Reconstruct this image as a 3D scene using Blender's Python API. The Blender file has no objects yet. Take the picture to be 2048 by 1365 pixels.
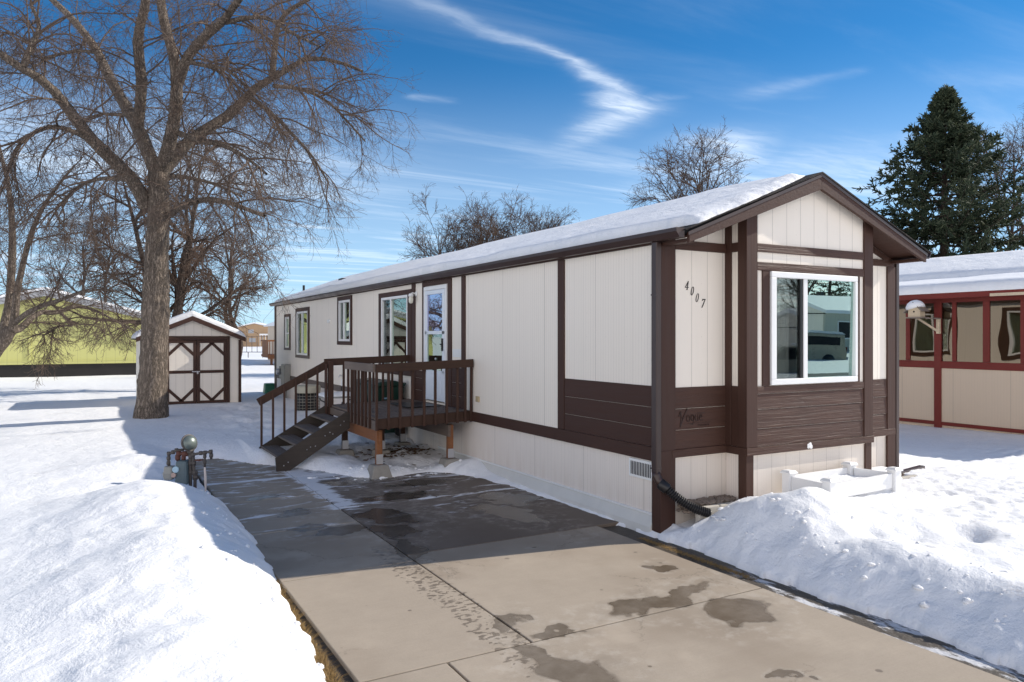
import bpy, math, random
import numpy as np
from mathutils import Vector, Matrix
random.seed(7); rng = np.random.default_rng(7)
C = bpy.context.scene.collection
SC = bpy.context.scene
R_ = math.radians

# ---------------------------------------------------------------- camera
CAM = (-5.42, -6.27, 1.95)
cd = bpy.data.cameras.new("camera"); cam = bpy.data.objects.new("camera", cd); C.objects.link(cam)
cd.sensor_width = 36; cd.lens = 1484/2048*36; cd.shift_y = -8.5/2048
cd.clip_start = 0.05; cd.clip_end = 6000
cam.location = CAM; cam.rotation_euler = (R_(90), 0, R_(-29.5))
SC.camera = cam
# ---------------------------------------------------------------- light
SUN = Vector((1.49, -0.265, 1.0)).normalized()
elev = math.asin(SUN.z); azim = math.atan2(SUN.x, SUN.y)
sl = bpy.data.lights.new("sun", 'SUN'); sl.energy = 4.05; sl.angle = R_(0.5); sl.color = (1.0, 0.93, 0.82)
so = bpy.data.objects.new("sun", sl); C.objects.link(so); so.rotation_euler = SUN.to_track_quat('Z', 'Y').to_euler()
so.location = (30, -10, 30)
SC.view_settings.view_transform = 'Standard'; SC.view_settings.look = 'None'
SC.view_settings.exposure = 0.42; SC.view_settings.gamma = 1
world = bpy.data.worlds.new("World"); SC.world = world; world.use_nodes = True

class NT:
    """small node-tree writer"""
    def __init__(s, nt): s.nt = nt; s.n = nt.nodes; s.l = nt.links
    def new(s, t, **k):
        n = s.n.new(t)
        for a, b in k.items(): setattr(n, a, b)
        return n
    def put(s, sock, v):
        if isinstance(v, bpy.types.NodeSocket): s.l.new(v, sock)
        elif isinstance(v, (tuple, list)) and len(v) == 3 and sock.type == 'RGBA': sock.default_value = (*v, 1)
        else: sock.default_value = v
    def math(s, op, a, b=None, c=None, clamp=False):
        n = s.new('ShaderNodeMath', operation=op, use_clamp=clamp); s.put(n.inputs[0], a)
        if b is not None: s.put(n.inputs[1], b)
        if c is not None: s.put(n.inputs[2], c)
        return n.outputs[0]
    def vm(s, op, a, b=None, out=0):
        n = s.new('ShaderNodeVectorMath', operation=op); s.put(n.inputs[0], a)
        if b is not None: s.put(n.inputs[3 if op == 'SCALE' else 1], b)
        return n.outputs[out]
    def mix(s, f, a, b, mode='MIX'):
        n = s.new('ShaderNodeMix', data_type='RGBA', blend_type=mode); s.put(n.inputs[0], f); s.put(n.inputs[6], a); s.put(n.inputs[7], b)
        return n.outputs[2]
    def noise(s, v, scale, detail=4, rough=.55, dist=0.0, out=0):
        n = s.new('ShaderNodeTexNoise'); s.put(n.inputs['Vector'], v); s.put(n.inputs['Scale'], scale)
        n.inputs['Detail'].default_value = detail; n.inputs['Roughness'].default_value = rough; n.inputs['Distortion'].default_value = dist
        return n.outputs[out]
    def ramp(s, v, lo, hi, a=0.0, b=1.0, smooth=True):
        n = s.new('ShaderNodeMapRange', interpolation_type='SMOOTHSTEP' if smooth else 'LINEAR')
        s.put(n.inputs[0], v)
        for i, q in enumerate((lo, hi, a, b)): n.inputs[i+1].default_value = q
        return n.outputs[0]
    def mapping(s, v, loc=(0,0,0), rot=(0,0,0), sc=(1,1,1), typ='POINT'):
        n = s.new('ShaderNodeMapping', vector_type=typ); s.put(n.inputs[0], v)
        n.inputs[1].default_value = loc; n.inputs[2].default_value = rot; n.inputs[3].default_value = sc
        return n.outputs[0]
    def coord(s, k='Object'): return s.new('ShaderNodeTexCoord').outputs[k]
    def xyz(s, v): n = s.new('ShaderNodeSeparateXYZ'); s.put(n.inputs[0], v); return n.outputs
    def comb(s, x, y, z=0.0):
        n = s.new('ShaderNodeCombineXYZ'); s.put(n.inputs[0], x); s.put(n.inputs[1], y); s.put(n.inputs[2], z); return n.outputs[0]
    def bump(s, h, strength=.3, dist=.01, normal=None):
        n = s.new('ShaderNodeBump'); s.put(n.inputs['Height'], h); n.inputs['Strength'].default_value = strength
        n.inputs['Distance'].default_value = dist
        if normal: s.l.new(normal, n.inputs['Normal'])
        return n.outputs[0]
    def bsdf(s, col, rough=.6, normal=None, metal=0.0, spec=.4):
        n = s.new('ShaderNodeBsdfPrincipled'); s.put(n.inputs['Base Color'], col); s.put(n.inputs['Roughness'], rough)
        s.put(n.inputs['Metallic'], metal); n.inputs['Specular IOR Level'].default_value = spec
        if normal: s.l.new(normal, n.inputs['Normal'])
        return n
    def out(s, sh):
        o = s.new('ShaderNodeOutputMaterial'); s.l.new(sh.outputs[0] if hasattr(sh, 'outputs') else sh, o.inputs[0])

# ---- sky: Nishita + thin cirrus painted on a cloud layer far overhead + added fill behind camera
w = NT(world.node_tree); world.node_tree.nodes.clear()
sky = w.new('ShaderNodeTexSky', sky_type='NISHITA'); sky.sun_disc = False
sky.sun_elevation = elev; sky.sun_rotation = azim; sky.altitude = 1600; sky.air_density = 1.0; sky.dust_density = 0.3; sky.ozone_density = 3.0
D = w.coord('Generated'); dx, dy, dz = w.xyz(w.vm('NORMALIZE', D))
zz = w.math('MAXIMUM', dz, 0.02)
qx = w.math('DIVIDE', dx, zz); qy = w.math('DIVIDE', dy, zz)
q = w.comb(qx, qy, 0.0)
F_ = 1484.0; AXB = (math.sin(R_(29.5)), math.cos(R_(29.5)))
AX = np.array((math.sin(R_(29.5)), math.cos(R_(29.5)), 0.0)); RX = np.array((AX[1], -AX[0], 0.0))
def sky_dir(px, py):
    return AX + (px-1024)/F_*RX + np.array((0, 0, -(py-674)/F_))
def qp(px, py):
    d = sky_dir(px, py); return (d[0]/d[2], d[1]/d[2])
warp = w.vm('SCALE', w.vm('SUBTRACT', w.noise(q, 1.6, 5, .6, 0, 1), (.5, .5, .5)), 0.24)
qw = w.vm('ADD', q, warp); qwx, qwy, _ = w.xyz(qw)
def seg(a, b, wa, wb, ia, ib):
    ax, ay = a; bx, by = b; vx, vy = bx-ax, by-ay; L2 = vx*vx+vy*vy
    px = w.math('SUBTRACT', qwx, ax); py = w.math('SUBTRACT', qwy, ay)
    t = w.math('DIVIDE', w.math('ADD', w.math('MULTIPLY', px, vx), w.math('MULTIPLY', py, vy)), L2, clamp=True)
    ex = w.math('SUBTRACT', px, w.math('MULTIPLY', t, vx)); ey = w.math('SUBTRACT', py, w.math('MULTIPLY', t, vy))
    d = w.math('SQRT', w.math('ADD', w.math('MULTIPLY', ex, ex), w.math('MULTIPLY', ey, ey)))
    wd = w.math('ADD', wa, w.math('MULTIPLY', t, wb-wa)); it = w.math('ADD', ia, w.math('MULTIPLY', t, ib-ia))
    g = w.math('EXPONENT', w.math('MULTIPLY', w.math('POWER', w.math('DIVIDE', d, wd), 2.0), -1.0))
    return w.math('MULTIPLY', g, it)
pts = [((800, -10), (980, 62), .045, .038, .20, .34), ((980, 62), (1120, 125), .036, .036, .34, .52), ((1120, 125), (1215, 185), .04, .055, .6, .8),
       ((1215, 185), (1270, 222), .07, .12, .85, 1.0), ((1270, 222), (1190, 268), .13, .10, .85, .5), ((1190, 268), (1140, 290), .12, .1, .5, .2),
       ((1290, 200), (1400, 190), .07, .05, .35, .0), ((1530, 185), (1700, 145), .07, .04, .20, .10), ((1440, 285), (1480, 330), .2, .25, .75, .5),
       ((830, 195), (900, 205), .04, .04, .25, .12), ((1620, 330), (1740, 345), .45, .35, .35, .42), ((-60, 300), (380, 330), .9, .9, .42, .5)]
cl = None
for a, b, wa, wb, ia, ib in pts:
    g = seg(qp(*a), qp(*b), wa, wb, ia, ib); cl = g if cl is None else w.math('MAXIMUM', cl, g)
fib = w.noise(w.mapping(qw, rot=(0, 0, R_(-38)), sc=(1.0, 5.0, 1.0)), 2.6, 8, .62, .4)
cl = w.math('MULTIPLY', cl, w.ramp(fib, .3, .70, .5, 1.25))
streak = w.noise(w.mapping(q, rot=(0, 0, R_(-25)), sc=(.28, 1.3, 1.0)), 1.25, 7, .6, .6)
streak = w.ramp(streak, .46, .78)
low = w.ramp(dz, .04, .34, 1.0, 0.12)
veil = w.math('MULTIPLY', w.math('MULTIPLY', streak, low), .85)
haze = w.ramp(dz, 0.0, .36, .62, 0.0)
f = w.math('ADD', w.math('MULTIPLY', cl, .72), veil)
f = w.math('MINIMUM', w.math('ADD', f, haze), .93)
hs = w.new('ShaderNodeHueSaturation'); hs.inputs['Saturation'].default_value = 1.12; hs.inputs['Value'].default_value = 1.0
w.l.new(sky.outputs[0], hs.inputs['Color'])
skyc = w.mix(1.0, hs.outputs[0], (.25, .655, .80), 'MULTIPLY')
cloud_fill_c = w.mix(low, (6.6, 7.2, 8.0), (4.6, 5.9, 7.4))
back = w.ramp(w.math('ADD', w.math('MULTIPLY', dx, -AXB[0]), w.math('MULTIPLY', dy, -AXB[1])), -.35, .8, 0, .85); back = w.math('MULTIPLY', back, w.ramp(dz, .62, .22, .26, 1.0))  # unseen bright cloud behind the camera, added as fill for the shaded walls
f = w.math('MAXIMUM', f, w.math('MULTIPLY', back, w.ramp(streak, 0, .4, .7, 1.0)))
cloud_fill_c = w.mix(w.ramp(back, .05, .5), cloud_fill_c, (17.0, 15.4, 14.2)); col = w.mix(f, skyc, cloud_fill_c)
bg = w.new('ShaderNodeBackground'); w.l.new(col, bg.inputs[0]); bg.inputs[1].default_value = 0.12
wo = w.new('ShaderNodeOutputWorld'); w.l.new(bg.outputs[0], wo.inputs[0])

# ---------------------------------------------------------------- helpers
def at_depth(px, py, D):
    return np.array(CAM) + D*sky_dir(px, py)
def tag(o, label=None, cat=None, group=None, kind=None):
    if label: o['label'] = label
    if cat: o['category'] = cat
    if group: o['group'] = group
    if kind: o['kind'] = kind
    return o
def empty(name, loc, label, cat, group=None):
    o = bpy.data.objects.new(name, None); C.objects.link(o); o.location = loc; o.empty_display_size = .2
    return tag(o, label, cat, group)
def link(name, me, mat, parent=None, smooth=False, bevel=0.0):
    if mat: me.materials.append(mat)
    o = bpy.data.objects.new(name, me); C.objects.link(o)
    if parent:
        o.parent = parent
        if parent.type == 'EMPTY': o.matrix_parent_inverse = Matrix.Translation(-Vector(parent.location))
    if smooth: me.polygons.foreach_set('use_smooth', [True]*len(me.polygons))
    if bevel:
        m = o.modifiers.new('bevel', 'BEVEL'); m.width = bevel; m.segments = 2; m.limit_method = 'ANGLE'; m.angle_limit = R_(40)
        m.harden_normals = False
    return o
def np_mesh(name, V, Fq):
    me = bpy.data.meshes.new(name); V = np.asarray(V, dtype=np.float32); Fq = np.asarray(Fq, dtype=np.int32)
    k = Fq.shape[1]
    me.vertices.add(len(V)); me.vertices.foreach_set('co', V.ravel())
    me.loops.add(Fq.size); me.loops.foreach_set('vertex_index', Fq.ravel())
    me.polygons.add(len(Fq)); me.polygons.foreach_set('loop_start', np.arange(0, Fq.size, k, dtype=np.int32))
    me.update(calc_edges=True); me.validate(); return me
class MB:
    def __init__(s): s.v = []; s.f = []
    def add(s, vs, fs):
        n = len(s.v); s.v += [tuple(map(float, p)) for p in vs]; s.f += [tuple(i+n for i in f) for f in fs]; return s
    def box(s, x0, x1, y0, y1, z0, z1):
        if x0 > x1: x0, x1 = x1, x0
        if y0 > y1: y0, y1 = y1, y0
        if z0 > z1: z0, z1 = z1, z0
        return s.add([(x0,y0,z0),(x1,y0,z0),(x1,y1,z0),(x0,y1,z0),(x0,y0,z1),(x1,y0,z1),(x1,y1,z1),(x0,y1,z1)],
                     [(0,3,2,1),(4,5,6,7),(0,1,5,4),(1,2,6,5),(2,3,7,6),(3,0,4,7)])
    def bar(s, a, b, w, h, up=(0,0,1)):
        a = Vector(a); b = Vector(b); d = (b-a).normalized(); side = d.cross(Vector(up)).normalized(); u = side.cross(d).normalized()
        vs = []
        for p in (a, b):
            for i, j in ((-1,-1),(1,-1),(1,1),(-1,1)): vs.append(p+side*(i*w/2)+u*(j*h/2))
        return s.add(vs, [(3,2,1,0),(4,5,6,7),(0,1,5,4),(1,2,6,5),(2,3,7,6),(3,0,4,7)])
    def prism(s, poly, axis, a, b):
        """poly: 2-D outline; axis 'x' -> (y,z), 'y' -> (x,z), 'z' -> (x,y)"""
        def P(p, t): return {'x': (t, p[0], p[1]), 'y': (p[0], t, p[1]), 'z': (p[0], p[1], t)}[axis]
        n = len(poly); vs = [P(p, a) for p in poly]+[P(p, b) for p in poly]
        fs = [tuple(range(n))[::-1], tuple(range(n, 2*n))]+[(i, (i+1) % n, n+(i+1) % n, n+i) for i in range(n)]
        return s.add(vs, fs)
    def tube(s, pts, rad, n=8, cap=True):
        pts = [Vector(p) for p in pts]
        if not hasattr(rad, '__len__'): rad = [rad]*len(pts)
        ref = None; base = len(s.v); vs = []; fs = []
        for i, p in enumerate(pts):
            d = (pts[min(i+1, len(pts)-1)]-pts[max(i-1, 0)]).normalized()
            if ref is None: ref = Vector((0,0,1)) if abs(d.z) < .9 else Vector((1,0,0))
            a = (ref-d*ref.dot(d)).normalized(); ref = a; b = d.cross(a)
            for k in range(n):
                t = 2*math.pi*k/n; vs.append(p+(a*math.cos(t)+b*math.sin(t))*rad[i])
        for i in range(len(pts)-1):
            for k in range(n): fs.append((i*n+k, i*n+(k+1) % n, (i+1)*n+(k+1) % n, (i+1)*n+k))
        if cap: fs += [tuple(range(n))[::-1], tuple((len(pts)-1)*n+k for k in range(n))]
        return s.add(vs, fs)
    def lathe(s, prof, c=(0,0,0), axis=(0,0,1), n=20):
        axis = Vector(axis).normalized(); ref = Vector((1,0,0)) if abs(axis.x) < .9 else Vector((0,1,0))
        a = (ref-axis*ref.dot(axis)).normalized(); b = axis.cross(a); c = Vector(c); vs = []; fs = []
        for r, h in prof:
            for k in range(n):
                t = 2*math.pi*k/n; vs.append(c+axis*h+(a*math.cos(t)+b*math.sin(t))*max(r, 1e-4))
        for i in range(len(prof)-1):
            for k in range(n): fs.append((i*n+k, i*n+(k+1) % n, (i+1)*n+(k+1) % n, (i+1)*n+k))
        fs += [tuple(range(n))[::-1], tuple((len(prof)-1)*n+k for k in range(n))]
        return s.add(vs, fs)
    def wall(s, axis, a, b, u0, u1, z0, z1, holes=()):
        us = sorted({u0, u1, *[h[0] for h in holes], *[h[1] for h in holes]}); zs = sorted({z0, z1, *[h[2] for h in holes], *[h[3] for h in holes]})
        for i in range(len(us)-1):
            for j in range(len(zs)-1):
                cu = (us[i]+us[i+1])/2; cz = (zs[j]+zs[j+1])/2
                if any(h[0] < cu < h[1] and h[2] < cz < h[3] for h in holes): continue
                if axis == 'x': s.box(a, b, us[i], us[i+1], zs[j], zs[j+1])
                else: s.box(us[i], us[i+1], a, b, zs[j], zs[j+1])
        return s
    def build(s, name, mat, parent=None, bevel=0.0, smooth=False):
        me = bpy.data.meshes.new(name); me.from_pydata(s.v, [], s.f); me.update()
        return link(name, me, mat, parent, smooth, bevel)
def copy_thing(o, loc, label=None, parent=None):
    c = o.copy(); C.objects.link(c)
    if parent: c.parent = parent
    else: c.location = loc
    if label: c['label'] = label
    for ch in list(o.children): copy_thing(ch, None, None, c)
    return c

# value noise for terrain
def _lat(seed, n=256): return np.random.default_rng(seed).random((n, n))
_L = [_lat(k) for k in range(4)]
def vnoise(x, y, s, k=0):
    x = np.asarray(x)*s+37.3; y = np.asarray(y)*s+91.7; xi = np.floor(x).astype(int); yi = np.floor(y).astype(int)
    fx = x-xi; fy = y-yi; fx = fx*fx*(3-2*fx); fy = fy*fy*(3-2*fy); L = _L[k]; n = 256
    a = L[xi % n, yi % n]; b = L[(xi+1) % n, yi % n]; c = L[xi % n, (yi+1) % n]; d = L[(xi+1) % n, (yi+1) % n]
    return (a*(1-fx)+b*fx)*(1-fy)+(c*(1-fx)+d*fx)*fy-.5
def fbm(x, y, s, k=0, o=3):
    return sum(vnoise(x, y, s*2.03**i, (k+i) % 4)*.5**i for i in range(o))

# ---------------------------------------------------------------- materials
def material(name):
    m = bpy.data.materials.new(name); m.use_nodes = True; m.node_tree.nodes.clear(); return m, NT(m.node_tree)
def m_paint(name, col, rough=.55, grain=None, var=.08, bump=.25, scale=14, spec=.35, bd=.006):
    m, t = material(name); p = t.coord()
    sc = {'x': (1.2, 30, 30), 'y': (30, 1.2, 30), 'z': (30, 30, 1.2), None: (scale,)*3}[grain]
    g = t.noise(t.mapping(p, sc=sc), 1.0, 6, .62, .5 if grain else 0); b = t.noise(p, 1.3, 4)
    v = t.math('ADD', t.math('MULTIPLY', t.math('SUBTRACT', g, .5), var*3), t.math('ADD', 1.0, t.math('MULTIPLY', t.math('SUBTRACT', b, .5), var*3)))
    c = t.mix(1.0, col, t.comb(v, v, v), 'MULTIPLY')
    t.out(t.bsdf(c, t.ramp(g, .2, .8, rough-.07, rough+.1), t.bump(g, bump, bd), spec=spec)); return m
def m_siding(name, col, axis='y', seam=1.19, off=0.02, fine=.05, finestr=.35, w_=.004, dirt=True):
    m, t = material(name); p = t.coord(); X, Y, Z = t.xyz(p); u = {'y': Y, 'x': X}[axis]
    def groove(sp, o, wd):
        fr = t.math('FRACT', t.math('DIVIDE', t.math('SUBTRACT', u, o-40*sp), sp)); a = t.math('ABSOLUTE', t.math('SUBTRACT', fr, .5))
        return t.ramp(a, .5-wd/sp, .5-.3*wd/sp)
    g1 = groove(seam, off, w_); g2 = groove(fine, off*.7, .004)
    rn = t.noise(t.comb(t.math('MULTIPLY', u, 9.0), 0.0, 0.0), 2.0, 3, .7)
    g2 = t.math('MULTIPLY', t.math('MULTIPLY', g2, finestr), t.ramp(rn, .35, .7, .15, 1))
    g = t.math('MAXIMUM', g1, g2)
    gr = t.noise(t.mapping(p, sc=(60, 60, 3)), 1.0, 5, .6); big = t.noise(p, .8, 5); st = t.noise(t.mapping(p, sc=(5, 5, .5)), 1.0, 6, .65)
    v = t.math('ADD', 1.0, t.math('ADD', t.math('MULTIPLY', t.math('SUBTRACT', gr, .5), .05), t.math('ADD', t.math('MULTIPLY', t.math('SUBTRACT', big, .5), .06), t.math('MULTIPLY', t.math('SUBTRACT', st, .5), .06))))
    c = t.mix(1.0, col, t.comb(v, v, v), 'MULTIPLY')
    if dirt:
        dn = t.math('MULTIPLY', t.ramp(Z, .45, -.15), t.ramp(st, .35, .75)); c = t.mix(t.math('MULTIPLY', dn, .35), c, (.50, .38, .28))
    c = t.mix(t.math('MULTIPLY', g, .68), c, (.16, .13, .11))
    hgt = t.math('SUBTRACT', t.math('ADD', t.math('MULTIPLY', gr, .12), t.math('MULTIPLY', t.noise(p, 1.6, 2), 3.5)), g)
    nl = t.math('MULTIPLY', t.math('LESS_THAN', t.math('ABSOLUTE', t.math('SUBTRACT', t.math('FRACT', t.math('DIVIDE', u, .4)), .5)), .008), t.math('LESS_THAN', t.math('ABSOLUTE', t.math('SUBTRACT', t.math('FRACT', t.math('DIVIDE', Z, .3)), .5)), .011)); c = t.mix(t.math('MULTIPLY', nl, .45), c, (.28, .22, .18))
    t.out(t.bsdf(c, .6, t.bump(hgt, .5, .004), spec=.3)); return m
def m_simple(name, col, rough=.5, metal=0.0, var=.1, scale=8, bump=.1, spec=.4):
    m, t = material(name); p = t.coord(); n = t.noise(p, scale, 5, .6)
    v = t.math('ADD', 1.0-var, t.math('MULTIPLY', n, 2*var)); c = t.mix(1.0, col, t.comb(v, v, v), 'MULTIPLY')
    t.out(t.bsdf(c, t.ramp(n, .2, .8, max(rough-.08, .02), rough+.08), t.bump(n, bump, .004), metal, spec)); return m
def m_glass(name, refl=.12, tint=(.75, .85, .82), rcol=(.9, 1, .98), wave=0.0, wscale=2.0, rough=0.0, dist=.02, k=1.6):
    m, t = material(name); p = t.coord()
    fr = t.new('ShaderNodeFresnel'); fr.inputs[0].default_value = 1.5
    g = t.new('ShaderNodeBsdfGlossy'); t.put(g.inputs['Color'], rcol); g.inputs['Roughness'].default_value = rough
    if wave:
        b = t.bump(t.noise(p, wscale, 2, .4), wave, dist); t.l.new(b, g.inputs['Normal'])
    tr = t.new('ShaderNodeBsdfTransparent'); t.put(tr.inputs[0], tint)
    f = t.math('ADD', t.math('MULTIPLY', fr.outputs[0], k), refl, clamp=True)
    mx = t.new('ShaderNodeMixShader'); t.put(mx.inputs[0], f); t.l.new(tr.outputs[0], mx.inputs[1]); t.l.new(g.outputs[0], mx.inputs[2])
    t.out(mx); return m
def m_bark(name, col=(.17, .13, .10), scale=1.0):
    m, t = material(name); p = t.coord(); wv = t.vm('SCALE', t.noise(p, 5, 3, .6, 0, 1), .10); pw = t.vm('ADD', p, wv)
    def ridge(k, d):
        n = t.noise(t.mapping(pw, sc=(k, k, k*.13)), 1.0, d, .55); return t.math('ABSOLUTE', t.math('MULTIPLY', t.math('SUBTRACT', n, .5), 5.0), clamp=True)
    r1 = ridge(19*scale, 3); r2 = ridge(44*scale, 3); n = t.noise(p, 60*scale, 4, .7); h = t.math('ADD', t.math('MULTIPLY', r1, .9), t.math('ADD', t.math('MULTIPLY', r2, .45), t.math('MULTIPLY', n, .3)))
    c = t.mix(t.ramp(h, .12, 1.25), tuple(a*.30 for a in col), tuple(a*1.35 for a in col)); c = t.mix(t.ramp(t.noise(p, 1.3, 4), .4, .7, 0, .4), c, tuple(a*.62 for a in col))
    t.out(t.bsdf(c, .9, t.bump(h, 1.0, .035), spec=.12)); return m
def m_snow(name='snow', tint=(.88, .885, .90), grime=True):
    m, t = material(name); p = t.coord()
    n1 = t.noise(p, 7, 6, .6); n2 = t.noise(p, 42, 5, .65); n3 = t.noise(p, 1.1, 5, .6); n4 = t.noise(p, 170, 2, .5)
    n0 = t.noise(p, 2.6, 5, .62, .4)
    h = t.math('ADD', t.math('MULTIPLY', n0, .075), t.math('ADD', t.math('MULTIPLY', n1, .022), t.math('ADD', t.math('MULTIPLY', n2, .010), t.math('MULTIPLY', n4, .0035))))
    c = tint
    if grime:
        g = t.math('MULTIPLY', t.ramp(n3, .56, .78), t.ramp(n2, .4, .65)); c = t.mix(t.math('MULTIPLY', g, .42), c, (.48, .40, .32))
        sp = t.math('MULTIPLY', t.ramp(n4, .72, .78), t.ramp(n3, .5, .62)); c = t.mix(t.math('MULTIPLY', sp, .5), c, (.16, .12, .09))
    b = t.bsdf(c, .55, t.bump(h, .60, 1.0), spec=.25)
    t.out(b); return m

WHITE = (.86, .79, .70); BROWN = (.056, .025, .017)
M = {}
M['sid_y'] = m_siding('white_siding_long', WHITE, 'y', 1.19, .02, .052, .55)
M['sid_x'] = m_siding('white_siding_front', WHITE, 'x', .2375, .2125, .05, .0, .0035)
M['skirt'] = m_siding('white_skirting', (.80, .73, .67), 'y', 1.19, .3, .035, .5)
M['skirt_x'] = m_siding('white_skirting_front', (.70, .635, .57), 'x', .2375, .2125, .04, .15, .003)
M['brown_x'] = m_paint('brown_paint_x', (.068, .031, .021), .55, 'x', .20, 1.0, bd=.016)
M['brown_y'] = m_paint('brown_paint_y', BROWN, .6, 'y', .10, .5)
M['brown_z'] = m_paint('brown_paint_z', BROWN, .6, 'z', .10, .5)
M['gutter'] = m_simple('brown_metal', (.046, .026, .022), .38, 0, .08, 3, .03, .5)
M['rearbrown'] = m_paint('weathered_brown', (.14, .115, .10), .75, 'y', .16, .4)
M['vinyl'] = m_simple('white_vinyl', (.80, .80, .80), .35, 0, .03, 3, .02)
M['door'] = m_simple('white_door', (.74, .79, .86), .35, 0, .03, 3, .02)
M['black'] = m_simple('black_plastic', (.015, .015, .017), .35, 0, .1)
M['dark'] = m_simple('dark_interior', (.02, .02, .022), .8, 0, .2)
M['room'] = m_simple('room_wall', (.22, .20, .18), .8, 0, .1)
M['curtain'] = m_paint('curtain', (.85, .88, .84), .85, 'z', .10, .5)
M['curtain_dim'] = m_paint('curtain_grey', (.55, .55, .52), .85, 'z', .2, .5)
M['glass'] = m_glass('window_glass', .16, (.62, .66, .64), (.86, 1, .90), .04, 1.5)
M['glass_strong'] = m_glass('window_glass_reflective', .36, (.80, .93, .88), (.70, .95, .90), .03, 1.2)
M['glass_screen'] = m_glass('screened_glass', .0, (.84, .86, .85), (.7, .75, .75), 0, k=.75)
M['glass_blue'] = m_glass('storm_glass', .42, (.14, .13, .22), (.70, .72, 1.0), .03, 2)
M['glass_warp'] = m_glass('warped_glass', .14, (.30, .26, .20), (.62, .57, .50), .02, 1.0, 0, .03)
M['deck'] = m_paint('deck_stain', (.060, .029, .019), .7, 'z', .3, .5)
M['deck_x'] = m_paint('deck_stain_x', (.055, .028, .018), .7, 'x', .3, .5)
M['deck_y'] = m_paint('deck_boards', (.15, .115, .095), .75, 'y', .32, .5)
M['tread'] = m_paint('tread_boards', (.13, .105, .09), .8, 'y', .32, .5)
M['stringer'] = m_paint('stringer_board', (.060, .048, .040), .8, 'x', .35, .5)
M['orange'] = m_paint('new_lumber', (.21, .085, .035), .65, 'y', .3, .4)
M['concrete_block'] = m_simple('pier_concrete', (.30, .28, .25), .9, 0, .25, 12, .4)
M['steel'] = m_simple('galvanised_steel', (.5, .5, .52), .4, .8, .15)
M['snow'] = m_snow(); M['snow_clean'] = m_snow('clean_snow', (.87, .88, .90), False)
M['bark'] = m_bark('grey_bark', (.30, .245, .20)); M['bark2'] = m_bark('dark_bark', (.15, .115, .095)); 
M['twig'] = m_simple('twig_bark', (.13, .098, .08), .85, 0, .4, 3, 0, .1); M['twig_far'] = m_simple('far_twig_bark', (.105, .072, .055), .85, 0, .3, 2, 0, .1)
M['needle'] = m_simple('spruce_needles', (.036, .052, .030), .75, 0, .5, 1.3, 0, .2)
M['needle_tip'] = m_simple('spruce_shoots', (.085, .10, .055), .75, 0, .4, 1.3, 0, .2)
M['green'] = m_siding('green_siding', (.56, .55, .21), 'x', .41, .1, .2, .4, .006, False)
M['greyfascia'] = m_simple('grey_fascia', (.36, .37, .39), .5)
M['redtrim'] = m_paint('red_trim', (.155, .018, .013), .5, 'z', .14, .3); M['redtrim_y'] = m_paint('red_trim_y', (.155, .018, .013), .5, 'y', .14, .3)
M['cream'] = m_siding('cream_siding', (.62, .50, .38), 'y', 1.2, .95, .06, .3, .004)
M['blackskirt'] = m_paint('black_skirting', (.018, .016, .015), .6, 'x', .3, .4)
M['tan'] = m_siding('tan_siding', (.40, .27, .16), 'x', 1.2, 0, .3, .3, .01, False)
M['raw'] = m_paint('raw_pine', (.56, .46, .33), .7, 'x', .2, .3); M['greywood'] = m_paint('grey_weathered_wood', (.22, .18, .15), .8, 'y', .25, .4)
M['bin'] = m_simple('dark_green_plastic', (.006, .040, .028), .38, 0, .15, 4, .05, .5)
M['padgreen'] = m_simple('green_enclosure', (.03, .16, .09), .4, 0, .1)
M['utility'] = m_simple('grey_enclosure', (.27, .27, .25), .5, 0, .12)
M['acbeige'] = m_simple('beige_metal', (.42, .40, .32), .5, 0, .1); M['wire'] = m_simple('beige_wire', (.30, .28, .23), .5)
M['teal'] = m_simple('teal_meter_paint', (.085, .12, .135), .5, 0, .3, 20, .2); M['pipe'] = m_simple('weathered_pipe', (.085, .075, .07), .6, .2, .3, 20, .3)
M['rust'] = m_simple('rusty_pipe', (.11, .045, .035), .7, .1, .3, 20, .3); M['dome'] = m_simple('dome_paint', (.15, .18, .17), .4, .4, .15)
m, t = material('wet_soil'); p = t.coord(); X, Y, Z = t.xyz(p); n = t.noise(p, 14, 6, .7); n2 = t.noise(t.mapping(p, sc=(3, 1, 1)), 2.4, 7, .7)
c = t.mix(n, (.035, .028, .022), (.10, .08, .06)); ice = t.math('MULTIPLY', t.ramp(n2, .50, .60), t.math('MULTIPLY', t.ramp(X, -.6, -.3), t.ramp(Y, -1.0, -1.6)))
c = t.mix(t.math('MULTIPLY', ice, .8), c, (.75, .76, .80)); t.out(t.bsdf(c, .55, t.bump(n, .9, .02), spec=.4)); M['soil'] = m; 
M['blade'] = m_simple('dry_grass_blades', (.33, .215, .085), .8, 0, .6, 25, 0)
M['rock'] = m_simple('river_rock', (.20, .16, .13), .75, 0, .5, 6, .3); M['edging'] = m_simple('edging_stone', (.46, .43, .38), .85, 0, .15, 10, .3)
M['leaf'] = m_simple('dead_leaves', (.16, .085, .04), .8, 0, .5, 20, 0)
M['brass'] = m_simple('lamp_glass', (.75, .72, .62), .25, 0, .05)
m, t = material('dark_shingles'); p = t.coord(); X, Y, Z = t.xyz(p)
course = t.math('FRACT', t.math('MULTIPLY', X, 7.1)); tab = t.noise(t.comb(t.math('MULTIPLY', Y, 3.3), t.math('FLOOR', t.math('MULTIPLY', X, 7.1)), 0.0), 3, 0)
n = t.noise(p, 60, 3); c = t.mix(t.ramp(tab, .4, .6), (.022, .019, .018), (.055, .048, .044)); c = t.mix(t.ramp(n, .3, .8, 0, .4), c, (.09, .08, .075))
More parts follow.
